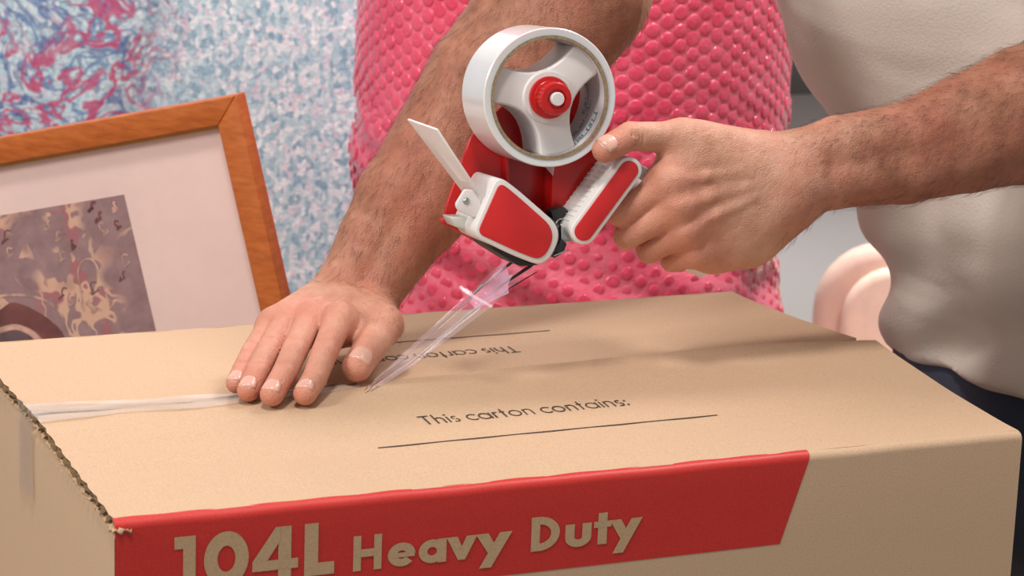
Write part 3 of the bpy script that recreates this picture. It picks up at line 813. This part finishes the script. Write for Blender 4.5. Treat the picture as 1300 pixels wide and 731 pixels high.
PER = thing('person', 'person in an off-white T-shirt and dark jeans taping the carton', 'person', (PV[0], PV[1], -1.0))
bv, bq = polygonize(BODY, (.08, .0, -.06), (1.0, .68, .64), .00125)
body = fast_mesh('body', bv, bq, M_SKIN, PER)
fl = np.zeros(len(bv)); tn_ = np.zeros(len(bv))
for J, Rd in [(RJ[k], RR[k]) for k in RJ]+[(LJ[k], LR[k]) for k in LJ]:
    for i, (s_, a_) in enumerate(((.008, .8), (.005, .45), (.006, .55), (.011, .5))):
        fl += a_*np.exp(-((bv-J[i])**2).sum(1)/(2*(s_+.004)**2))
a0 = WR; ar_ = norm(ELR-WR); al_ = norm(ELL-WL)
def along(A, B):
    t = ((bv-A) @ norm(B-A)); dd = np.linalg.norm(bv-A-t[:, None]*norm(B-A), axis=1)
    return np.clip(t/.09+.35, 0, 1)*(dd < .14)
tn_ = np.where(bv[:, 1] > .06+.55*np.abs(bv[:, 0]-.1)*0, 0, 0)+np.maximum(along(WR, ELR)*(bv[:, 0] < .46), along(WL, ELL)*(bv[:, 0] > .38))
for nme, arr in (('flush', np.clip(fl, 0, 1)), ('tan', tn_)):
    at = body.data.attributes.new(nme, 'FLOAT', 'POINT'); at.data.foreach_set('value', arr.astype(np.float32))

# fingernails
def nail(tip, prev, up, rad, wfrac=.80, lng=.0105, fwd=.0035):
    ax = norm(tip-prev); u_ = norm(up-ax*np.dot(up, ax)); sd = np.cross(ax, u_); V = []; F = []; V2 = []; F2 = []
    nx, ny = 10, 10
    for i in range(nx+1):
        s = i/nx                                             # 0 cuticle .. 1 free edge
        for j in range(ny+1):
            t = (j/ny-.5)*2; wd = rad*wfrac*(1-.35*(1-s)**4 if s < .5 else 1)
            x = t*wd; lift = rad*math.sqrt(max(0, 1-(x/(rad*1.08))**2))
            bow = (.22*t*t)*.004
            y = fwd-lng+lng*s + (bow if s < .3 else -bow*2*(s)) 
            drop = 0 if y < 0 else rad-math.sqrt(max(0, rad*rad-y*y))
            V.append(tip+ax*y+sd*x+u_*(lift-drop*.92+.00008-(.0007 if i == nx else 0)-(.0007 if (i == 0 or j in (0, ny)) else 0)))
    for i in range(nx):
        for j in range(ny): a = i*(ny+1)+j; F.append((a, a+ny+1, a+ny+2, a+1))
    o = mesh('fingernail', V, F, M_NAIL, body, smooth=True); so_ = o.modifiers.new('s', 'SOLIDIFY'); so_.thickness = .0004; so_.offset = 0
    b = (nx-1)*(ny+1); e = [V[b+(ny+1)+j] for j in range(ny+1)]
    W2 = []
    for j, p in enumerate(e):
        tt = (j/ny-.5)*2; W2 += [p-ax*.0015*(1-.4*tt*tt)+u_*(.00092-.0004*tt*tt), p+ax*.0004*(1-tt*tt)+u_*.0001]
    o2 = mesh('nail_edge', W2, [(2*j, 2*j+1, 2*j+3, 2*j+2) for j in range(ny)], M_NAILTIP, o, smooth=True)
for nm in ('pinky', 'ring', 'middle', 'index'):
    nail(RJ[nm][0], RJ[nm][1], np.array([-.05, -.1, 1.]), RR[nm][0], lng=.0110, fwd=.0042)
nail(RJ['thumb'][0], RJ['thumb'][1], norm([-.22, -.72, .62]), .0100, lng=.0165, fwd=.0045)
nail(LJ['thumb'][0], LJ['thumb'][1], norm(NV*.8+RC @ np.array([-.35, .45, 0])), .0088, lng=.0115, fwd=.005)

# arm hair
def hair(A, B, n, rad_lim, tail, t0=-.02):
    ax = norm(B-A); L_ = np.linalg.norm(B-A); t = (bv-A) @ ax
    me = body.data; nr = np.zeros(len(me.vertices)*3, np.float32); me.vertices.foreach_get('normal', nr); nr = nr.reshape(-1, 3)
    ok = np.where((t > t0) & (t < L_*1.05) & (np.linalg.norm(bv-A-t[:, None]*ax, axis=1) < rad_lim))[0]
    wgt = np.clip((t[ok]+.03)/.06, .05, 1); wgt /= wgt.sum()
    pick = rng.choice(ok, n, p=wgt); V = []; F = []
    for i in pick:
        p = bv[i]; nn = nr[i]; d = -ax+tail+rng.normal(0, .32, 3); d = norm(d-nn*np.dot(d, nn)); L = rng.uniform(.006, .014)
        q0 = p-nn*.0003; q1 = p+d*L*.5+nn*L*.16; q2 = p+d*L+nn*L*.20; sdv = np.cross(d, nn)*.00006; b = len(V)
        V += [q0-sdv, q0+sdv, q0+nn*.00010, q1-sdv, q1+sdv, q1+nn*.0001, q2]
        F += [(b, b+1, b+4, b+3), (b+1, b+2, b+5, b+4), (b+2, b, b+3, b+5), (b+3, b+4, b+6), (b+4, b+5, b+6), (b+5, b+3, b+6)]
    o = mesh('arm_hair', V, F, M_HAIR, body); o['kind'] = 'stuff'; return o
hair(WR, ELR, 3200, .075, np.array([0, 0, -.45]), -.015)
hair(WL, ELL, 3400, .075, np.array([0, 0, -.5]), -.03)

# T-shirt
SH = Field()
tor = [(1212, -20, 2.02), (1302, 80, 2.02), (1345, 170, 2.03), (1356, 280, 2.04), (1390, 390, 2.05), (1380, 520, 2.06)]
rad_t = [.118, .116, .117, .119, .120, .121]
TPs = [P(*t) for t in tor]
for sgn in (-1, 1):
    for i in range(len(TPs)-1):
        o_ = np.array([0, .055*sgn, 0]); SH.cone(TPs[i]+o_, TPs[i+1]+o_, rad_t[i], rad_t[i+1], .05)
SH.cone(TPs[0], CH, .125, .12, .04)
SH.cone(CH, SHL*.85+ELL*.15, .09, .082, .04); SH.cone(SHL, SHL*.45+ELL*.55, .078, .080, .03)
SH.cone(CH, SHR*.85+ELR*.15, .09, .082, .04); SH.cone(SHR, SHR*.5+ELR*.5, .078, .080, .03)
hemn = norm(RC @ np.array([-.42, -.9, 0.0])); hemp = P(1247, 486, 1.95)
def foldfn(X):
    u = X[..., 0]; y = X[..., 1]; z = X[..., 2]
    q1 = z+.55*(u-.8)+.25*y
    f = .0045*np.sin(q1*38+2*np.sin(y*7+1)) + .0028*np.sin(q1*70+y*14+1.3) + .0012*np.sin((z*.6+y)*80+u*20)
    low = np.clip((.16-z)/.2, 0, 1)
    return f*(.6+.9*low)+low*.0042*np.sin((z-.45*(u-.7)+.25*y)*80+1.0+1.2*np.sin(y*18))
def shirt_post(X, f):
    f = f+foldfn(X)*np.clip(1-np.abs(f)/.05, 0, 1)
    cut = (X-hemp) @ hemn+.0025*np.sin(X[..., 1]*60)
    f = np.maximum(f, cut)
    return f
SH.post = shirt_post
sv, sq = polygonize(SH, (.45, .0, -.14), (1.15, .72, .66), .0036, 16)
shirt = fast_mesh('t_shirt', sv, sq, M_SHIRT, PER)
# jeans
JN = Field()
for sgn in (-1, 1):
    o_ = np.array([0, .05*sgn, 0])
    JN.cone(P(1352, 400, 2.06)+o_, P(1345, 560, 2.08)+o_, .108, .118, .04)
    hipp = P(1345, 560, 2.08)+np.array([0, .09*sgn, 0]); kn = np.array([hipp[0]-.02, hipp[1]+.01*sgn, -.52]); ft = np.array([hipp[0], hipp[1]+.02*sgn, -.98])
    JN.cone(hipp, kn, .09, .068, .02); JN.cone(kn, ft, .068, .058, .02)
JN.post = lambda X, f: np.maximum(f, -(X[..., 2]+.9985))
JN.post = lambda X, f: np.maximum(f+.0025*np.sin(X[..., 2]*60+X[..., 1]*30), np.maximum(-.998-X[..., 2], X[..., 2]-.055))
jv, jq = polygonize(JN, (.55, .0, -1.02), (1.2, .75, .1), .006, 16)
jeans = fast_mesh('jeans', jv, jq, M_JEANS, PER)

# ------------------------------------------------------------------ bubble wrap roll
def bubble_mat(name, c0, c1, rough, ior=.5, tr=0):
    m = NT(name); co = m.coord()
    m.p(Base_Color=m.ramp(m.noise(co, 18, 4, .6), [(.3, lin(c0)), (.7, lin(c1))]), Roughness=rough)
    m.b.inputs['Coat Weight'].default_value = .8; m.b.inputs['Coat Roughness'].default_value = .05
    m.b.inputs['Subsurface Weight'].default_value = tr; m.b.inputs['Subsurface Scale'].default_value = .02
    m.bump(m.noise(co, 170, 4, .65), .8, .0020); return m.m
M_PK = bubble_mat('pink_film', (246, 86, 116), (252, 124, 146), .26)
M_PKB = bubble_mat('pink_bubbles', (240, 62, 98), (250, 94, 124), .14)
RC_C = P(722.5, 200, 2.56); RRAD = 273.5/FPX*2.56*.995
PR = thing('bubble_wrap_roll', 'tall upright roll of pink bubble wrap behind the carton', 'bubble wrap', (RC_C[0], RC_C[1], -1.0))
def rr_of(t, z):
    low = np.clip((.10-z)/.12, 0, 1)
    return RRAD+.0005*np.sin(3*t+z*9)+.0006*np.sin(t*7-z*21+2)+low*(.005*np.sin(z*62+2.2*np.sin(t*3))+.003*np.sin(z*120+t*9))
nt_, nz_ = 220, 230; zz = np.concatenate([np.linspace(-1.0, -.3, 12)[:-1], np.linspace(-.3, .55, nz_-11)])
T_, Z_ = np.meshgrid(np.arange(nt_)*2*math.pi/nt_, zz, indexing='ij'); rr_ = rr_of(T_, Z_)
Vc = np.stack([RC_C[0]+rr_*np.cos(T_), RC_C[1]+rr_*np.sin(T_), Z_], -1).reshape(-1, 3)
ii, jj = np.meshgrid(np.arange(nt_), np.arange(nz_-1), indexing='ij')
Qc = np.stack([ii*nz_+jj, ((ii+1) % nt_)*nz_+jj, ((ii+1) % nt_)*nz_+jj+1, ii*nz_+jj+1], -1).reshape(-1, 4)
fast_mesh('wrap_sheet', Vc, Qc, M_PK, PR)
lathe('roll_end', (RC_C[0], RC_C[1], 0), (0, 0, 1), [(RRAD, .55), (RRAD*.8, .548), (.04, .55), (.038, .3)], M_PK, PR, 64)
def domes(frames, rad, hgt, rings=((1, 0), (.94, .55), (.78, .9), (.0, .8)), seg=14):
    """frames: list of (centre, ex, ey, n)"""
    C_, X_, Y_, N_ = [np.array(a) for a in frames]; n = len(C_); ang = np.arange(seg)*2*math.pi/seg
    V = []; 
    for rr0, hh in rings[:-1]:
        for a in ang: V.append(C_+rad[:, None]*rr0*(math.cos(a)*X_+math.sin(a)*Y_)+N_*(hgt*hh)[:, None])
    V.append(C_+N_*hgt[:, None]); V = np.stack(V, 1); per = V.shape[1]; F = []
    for k in range(len(rings)-2):
        for s_ in range(seg): a = k*seg+s_; b = k*seg+(s_+1) % seg; F.append((a, b, b+seg)); F.append((a, b+seg, a+seg))
    k = (len(rings)-2)*seg
    for s_ in range(seg): F.append((k+s_, k+(s_+1) % seg, per-1))
    F = np.array(F); Q = (np.arange(n)[:, None, None]*per+F[None]).reshape(-1, 3)
    return V.reshape(-1, 3), Q
sp_ = .0158; nth = int(2*math.pi*RRAD/(sp_*.88)); cs_, xs_, ys_, ns_ = [], [], [], []
for i in range(nth):
    t = 2*math.pi*i/nth
    z = -.32+(sp_/2 if i % 2 else 0)
    while z < .54:
        tt = t+rng.normal(0, .0018); z2 = z+rng.normal(0, .0006); q_ = float(rr_of(tt, z2))
        cs_.append((RC_C[0]+q_*math.cos(tt), RC_C[1]+q_*math.sin(tt), z2)); ns_.append((math.cos(tt), math.sin(tt), rng.normal(0, .05)))
        xs_.append((-math.sin(tt), math.cos(tt), 0)); ys_.append((0, 0, 1)); z += sp_
n_ = len(cs_); V, Q = domes((cs_, xs_, ys_, ns_), rng.uniform(.0067, .0078, n_), rng.uniform(.0007, .0017, n_))
zc_ = np.array(cs_)[:, 2]; V = V.reshape(n_, -1, 3); ctr = np.array(cs_)[:, None]; kz = np.where(zc_ < .03, rng.uniform(.5, .95, n_), 1.0)
V = (ctr+(V-ctr)*kz[:, None, None]).reshape(-1, 3)
o = fast_mesh('bubbles', V, Q, M_PKB, PR); o['kind'] = 'stuff'; o['label'] = 'deeper pink air bubbles'

# ------------------------------------------------------------------ silver-blue bubble wrap sheet hanging on a board
def foil():
    m = NT('iridescent_film'); co = m.coord()
    vo = m.n('ShaderNodeTexVoronoi'); m.set(vo.inputs['Vector'], m.mapping(co, (210, 60, 120))); vo.inputs['Scale'].default_value = 1
    sepc = m.n('ShaderNodeSeparateColor'); m.set(sepc.inputs[0], vo.outputs['Color'])
    cell = m.ramp(sepc.outputs[0], [(.0, lin((138, 174, 192))), (.3, lin((182, 212, 220))), (.55, lin((206, 226, 230))), (.8, lin((250, 252, 252))), (1, lin((222, 210, 222)))])  # white sparkle of the film painted in as random pale cells
    big = m.noise(co, 7, 3, .6)
    c = m.mix(m.math('MULTIPLY', m.ramp(big, [(.4, (0, 0, 0)), (.65, (1, 1, 1))]), .22), cell, lin((110, 160, 190)))
    # scribbled drawing showing through at the upper left
    sep = m.n('ShaderNodeSeparateXYZ'); m.set(sep.inputs[0], co)
    w = m.noise(co, 9, 2, .5, 'Color')
    vw = m.n('ShaderNodeVectorMath', operation='MULTIPLY_ADD'); m.set(vw.inputs[0], w); vw.inputs[1].default_value = (.12, .12, .12); m.set(vw.inputs[2], co)
    def lines(scale, loc, width):
        nz = m.noise(m.mapping(vw.outputs[0], (1, 1, 1), loc), scale, 2, .55)
        return m.ramp(m.math('ABSOLUTE', m.math('SUBTRACT', nz, .5)), [(0, (1, 1, 1)), (width, (1, 1, 1)), (width*2.2, (0, 0, 0))])
    edge = m.math('ADD', sep.outputs['X'], m.math('MULTIPLY', big, .10))
    msk = m.ramp(edge, [(.36, (1, 1, 1)), (.44, (0, 0, 0))])
    # map range handled with offset so the ramp stays inside 0..1
    paper = m.mix(m.math('MULTIPLY', msk, .45), c, lin((176, 200, 206)))
    b1 = m.math('MULTIPLY', m.math('MULTIPLY', lines(24, (3, 1, 2), .018), msk), .68)
    b2 = m.math('MULTIPLY', m.math('MULTIPLY', lines(38, (7, 4, 1), .018), msk), .6)
    pinkm = m.math('MULTIPLY', m.math('MULTIPLY', lines(30, (1, 9, 5), .022), m.ramp(m.noise(co, 6, 1), [(.42, (0, 0, 0)), (.55, (1, 1, 1))])), m.math('MULTIPLY', msk, .9))
    c = m.mix(b1, paper, lin((40, 92, 160))); c = m.mix(b2, c, lin((66, 84, 140))); c = m.mix(pinkm, c, lin((190, 60, 110)))
    m.p(Base_Color=c, Roughness=.3, Metallic=.12)
    m.b.inputs['Coat Weight'].default_value = .8; m.b.inputs['Coat Roughness'].default_value = .1
    m.bump(m.noise(co, 200, 3, .7), .9, .003); return m.m
M_FOIL = foil()
WB = P(250, 200, 3.0); wn = norm(np.array([-.36, -1, .06])); wx = norm(np.cross([0, 0, 1.], -wn)); wx = -wx if wx[0] < 0 else wx; wy = np.cross(wn, wx); wy = wy if wy[2] > 0 else -wy
WS = thing('bubble_wrap_sheet', 'shiny silver-blue small-bubble wrap sheet hanging behind the picture frame', 'bubble wrap', (WB[0], WB[1], -1.0))
def wp(a, b): # a along, b up from WB
    return WB+wx*a+wy*b+wn*(.006*math.sin(a*14+b*5)+.004*math.sin(b*11+1)+.010*math.exp(-((a+.10-.35*(b-.1))/.03)**2)*(b > -.2))
na, nb_ = 90, 90; a_ = np.linspace(-.75, .42, na); b_ = np.linspace(-(WB[2]+1.0)/wy[2]+.004, .55, nb_)
V = [wp(a, b) for a in a_ for b in b_]; F = [(i*nb_+j, (i+1)*nb_+j, (i+1)*nb_+j+1, i*nb_+j+1) for i in range(na-1) for j in range(nb_-1)]
o = mesh('film_sheet', V, F, M_FOIL, WS, smooth=True, origin=WB-wx*.42); so = o.modifiers.new('s', 'SOLIDIFY'); so.thickness = .003; so.offset = -1
cs_, xs_, ys_, ns_ = [], [], [], []; k = 0; a = -.46
while a < .415:
    b = -.34+(.0042 if k % 2 else 0)
    while b < .36:
        aa = a+rng.normal(0, .0006); bb_ = b+rng.normal(0, .0008); cs_.append(wp(aa, bb_))
        nn = norm(wn+rng.normal(0, .16, 3)); ns_.append(nn); xs_.append(wx); ys_.append(wy); b += .0086
    a += .0070; k += 1
n_ = len(cs_); V, Q = domes((cs_, xs_, ys_, ns_), rng.uniform(.0026, .0034, n_), rng.uniform(.0012, .0026, n_), ((1, 0), (.75, .6), (0, 1)), 6)
o = fast_mesh('bubbles', V-(WB-wx*.42), Q, M_FOIL, None, smooth=True); o.location = WB-wx*.42; bpy.context.view_layer.update(); attach(o, WS); o['kind'] = 'stuff'

# ------------------------------------------------------------------ picture frame
FC = P(303, 119, 2.05); fey = norm(P(367, 402, 2.08)-FC); fx0 = P(0, 166, 2.135)-FC; fex = norm(fx0-fey*np.dot(fx0, fey)); fn = norm(np.cross(fey, fex)); fn = fn if fn[1] < 0 else -fn
FW = .56
hgt = (FC[2]+.4295+FW*min(0, fex[2]))/(-fey[2])
woodF = NT('orange_wood'); co = woodF.coord()
woodF.p(Base_Color=woodF.ramp(woodF.noise(woodF.mapping(co, (6, 6, 30)), 9, 5, .6), [(.3, lin((172, 84, 30))), (.7, lin((202, 110, 48)))]), Roughness=.38)
woodF = woodF.m
bot = FC+fex*FW/2+fey*hgt
PF = thing('picture_frame', 'orange wooden picture frame leaning behind the left of the carton', 'picture frame', (bot[0], bot[1], -.43))
def fpt(x, y, d): return FC+fex*x+fey*y+fn*d
def fbar(pts, z0, z1, name, m, par, bev=.0012):
    return prism(name, [fpt(x, y, z1) for x, y in pts], -fn*(z1-z0), m, par, bev)
B_ = .022
fbar([(0, 0), (FW, 0), (FW-B_, B_), (B_, B_)], -.012, .006, 'frame_bar', woodF, PF)
fbar([(0, 0), (B_, B_), (B_, hgt-B_), (0, hgt)], -.012, .006, 'frame_bar', woodF, PF)
fbar([(FW, 0), (FW, hgt), (FW-B_, hgt-B_), (FW-B_, B_)], -.012, .006, 'frame_bar', woodF, PF)
fbar([(0, hgt), (B_, hgt-B_), (FW-B_, hgt-B_), (FW, hgt)], -.012, .006, 'frame_bar', woodF, PF)
matm = plain('mount_card', (238, 206, 196), .7, .02, 10)
MB_ = fbar([(B_-.004, B_-.004), (FW-B_+.004, B_-.004), (FW-B_+.004, hgt-B_+.004), (B_-.004, hgt-B_+.004)], -.011, -.006, 'mount_card', matm, PF, 0)
gold = plain('gilt_lip', (196, 140, 60), .4, .05, 60)
fbar([(B_-.0005, B_-.0005), (B_+.003, B_+.003), (B_+.003, hgt-B_-.003), (B_-.0005, hgt-B_+.0005)], -.006, -.001, 'gilt_lip', gold, PF, .0004)
fbar([(B_-.0005, B_-.0005), (FW-B_, B_-.0005), (FW-B_-.003, B_+.003), (B_+.003, B_+.003)], -.006, -.001, 'gilt_lip', gold, PF, .0004)
def print_mat():
    m = NT('abstract_print'); co = m.coord()
    w = m.noise(co, 14, 3, .6, 'Color'); vw = m.n('ShaderNodeVectorMath', operation='MULTIPLY_ADD'); m.set(vw.inputs[0], w); vw.inputs[1].default_value = (.10,)*3; m.set(vw.inputs[2], co)
    base = m.ramp(m.noise(co, 60, 5, .7), [(.3, lin((134, 100, 102))), (.7, lin((164, 126, 124)))])
    n1 = m.noise(m.mapping(vw.outputs[0], (1, 1, .6)), 26, 2, .5); reg = m.ramp(m.noise(co, 15, 2), [(.46, (0, 0, 0)), (.56, (1, 1, 1))])
    cream = m.math('MULTIPLY', m.ramp(m.math('ABSOLUTE', m.math('SUBTRACT', n1, .5)), [(0, (1, 1, 1)), (.022, (1, 1, 1)), (.035, (0, 0, 0))]), reg)
    n2 = m.noise(vw.outputs[0], 34, 2, .5); rose = m.math('MULTIPLY', m.ramp(n2, [(.56, (0, 0, 0)), (.60, (1, 1, 1))]), reg)
    c = m.mix(m.math('MULTIPLY', rose, .8), base, lin((170, 92, 98))); c = m.mix(m.math('MULTIPLY', cream, .85), c, lin((224, 178, 146)))
    m.p(Base_Color=c, Roughness=.6); return m.m
ax0, ay0 = .0, .0
def solve_f(u, v, d=-.0055):
    rr0 = ray(u, v); p0 = FC+fn*d; p = CAMLOC+rr0*np.dot(p0-CAMLOC, fn)/np.dot(rr0, fn); return np.dot(p-FC, fex), np.dot(p-FC, fey)
a1 = solve_f(157, 247); a2 = solve_f(197, 418)
PRN = fbar([(a1[0], a1[1]), (FW-a1[0], a1[1]), (FW-a1[0], hgt-a1[1]*1.2), ((a1[0]+a2[0])/2, hgt-a1[1]*1.2)], -.0062, -.0054, 'art_print', print_mat(), PF, 0)
maroon = plain('maroon_ink', (112, 44, 38), .6, .15, 60); pale = plain('pale_ink', (196, 150, 132), .6, .2, 90); darkk = plain('plum_ink', (92, 62, 66), .6, .2, 90)
def blob(pts, m, d, nm='painted_shape'):
    q_ = [solve_f(u, v) for u, v in rounded(pts, 8, 4)]
    return mesh(nm, [fpt(x, y, -.0054+d) for x, y in q_], [tuple(range(len(q_)))], m, PRN)
blob([(-20, 400), (0, 394), (14, 382), (34, 388), (56, 400), (74, 414), (90, 440), (60, 470), (-30, 470)], maroon, .0002)
blob([(-20, 425), (0, 415), (20, 410), (42, 418), (60, 436), (40, 460), (-30, 470)], pale, .0004)
blob([(-20, 432), (2, 422), (20, 417), (38, 424), (50, 438), (30, 460), (-30, 470)], darkk, .0006)
blob([(22, 330), (34, 305), (46, 331), (34, 326)], pale, .0003)
def squig(pts, wd, m, d=.0003):
    q_ = [np.array(solve_f(u, v)) for u, v in pts]; V = []; n = len(q_)
    for i in range(n):
        t = norm(q_[min(i+1, n-1)]-q_[max(i-1, 0)]); nn = np.array([-t[1], t[0]])*wd/2
        for s_ in (1, -1): V.append(fpt(*(q_[i]+nn*s_), -.0054+d))
    mesh('painted_line', V, [(2*i, 2*i+2, 2*i+3, 2*i+1) for i in range(n-1)], m, PRN)
arc = lambda cx, cy, rx, ry, a, b, n=14: [(cx+rx*math.cos(math.radians(t)), cy+ry*math.sin(math.radians(t))) for t in np.linspace(a, b, n)]
squig(arc(112, 348, 13, 20, 180, 350), .0016, pale); squig([(99, 348), (103, 370), (107, 395)], .0018, pale)
squig(arc(20, 396, 52, 22, 200, 345), .0022, pale, .0005)
for (x, y) in ((117, 262), (125, 275), (145, 262), (150, 285), (132, 290), (60, 285), (75, 300), (92, 310), (80, 325), (8, 300), (13, 320), (80, 372), (92, 380), (120, 365), (138, 380), (118, 388), (160, 330), (155, 350)):
    rr1 = random.uniform(4, 7); a0_ = random.uniform(0, 360)
    squig([(x+rr1*.6*math.cos(t+a0_)+2*math.sin(3*t), y+rr1*math.sin(t)*1.2+1.5*math.cos(4*t)) for t in np.linspace(0, 4.6, 16)], random.uniform(.0010, .0026), random.choice([pale, pale, maroon]) if y < 390 else pale, .00035)
gp = fbar([(B_, B_), (FW-B_, B_), (FW-B_, hgt-B_), (B_, hgt-B_)], -.0035, -.0030, 'glass_pane', M_GLASS, PF, 0)

# ------------------------------------------------------------------ pink chair and dark shelf in the background
chm = plain('blush_fabric', (240, 214, 194), .85, .03, 40, bump=.0005); chm2 = plain('blush_fabric_rim', (224, 194, 176), .85, .03, 40)
CC = P(1128, 345, 3.15)
CHR = thing('chair', 'blush pink chair with an arched padded back beyond the carton', 'chair', (CC[0], CC[1], -1.0))
cf = norm(np.array([-.45, -.9, 0])); cx_ = np.array([-cf[1], cf[0], 0]); cx_ = cx_ if cx_[0] > 0 else -cx_
def arch(hw, z0, z1, n=16):
    pts = [(-hw, z0)]; pts += [(hw*math.cos(t), z1-hw+hw*math.sin(t)) for t in np.linspace(math.pi, 0, n)]; return pts+[(hw, z0)]
topz = P(1090, 312, 3.15)[2]
rot_c = [CC[0]-cf[0]*0, CC[1], 0]
def cpt(x, z, d): return np.array([CC[0], CC[1], 0])+cx_*x+cf*d+np.array([0, 0, z])
bk = prism('backrest', [cpt(x, z, .0) for x, z in arch(.088, -.57, topz)], -cf*.055, chm2, CHR, .018, 5)
prism('back_cushion', [cpt(x+.012, z, .022) for x, z in arch(.068, -.55, topz-.022)], -cf*.03, chm, CHR, .012, 5)
so_ = prism('seat', [cpt(x, -.58, d) for x, d in ((-.2, .02), (.2, .02), (.21, .40), (-.21, .40))], np.array([0, 0, .09]), chm, CHR, .03, 5)
for x, d in ((-.17, .05), (.17, .05), (-.17, .36), (.17, .36)):
    tube('leg', [cpt(x, -.56, d), cpt(x*1.08, -1.0, d)], [.016, .011], woodm, CHR, 12)
sm = plain('dark_shelf', (58, 52, 50), .5, .06, 12)
s0 = P(1020, 58, 4.47); s1 = P(1020, 120, 4.47)
SHF = thing('shelf', 'dark shelf board on the grey back wall beside the shirt', 'shelf', (s0[0], 2.7, s1[2]))
box('shelf_board', (s0[0]-.35, s0[1]-.02, s1[2]), (s0[0]+.5, 2.7, s0[2]), sm, SHF, .003)
bx = box('box', (s0[0]-.25, s0[1]+.015, s0[2]), (s0[0]+.3, s0[1]+.09, s0[2]+.09), plain('white_card', (232, 228, 226), .6), None, .003)
bx['label'] = 'white box on the dark shelf at the top right'; bx['category'] = 'box'
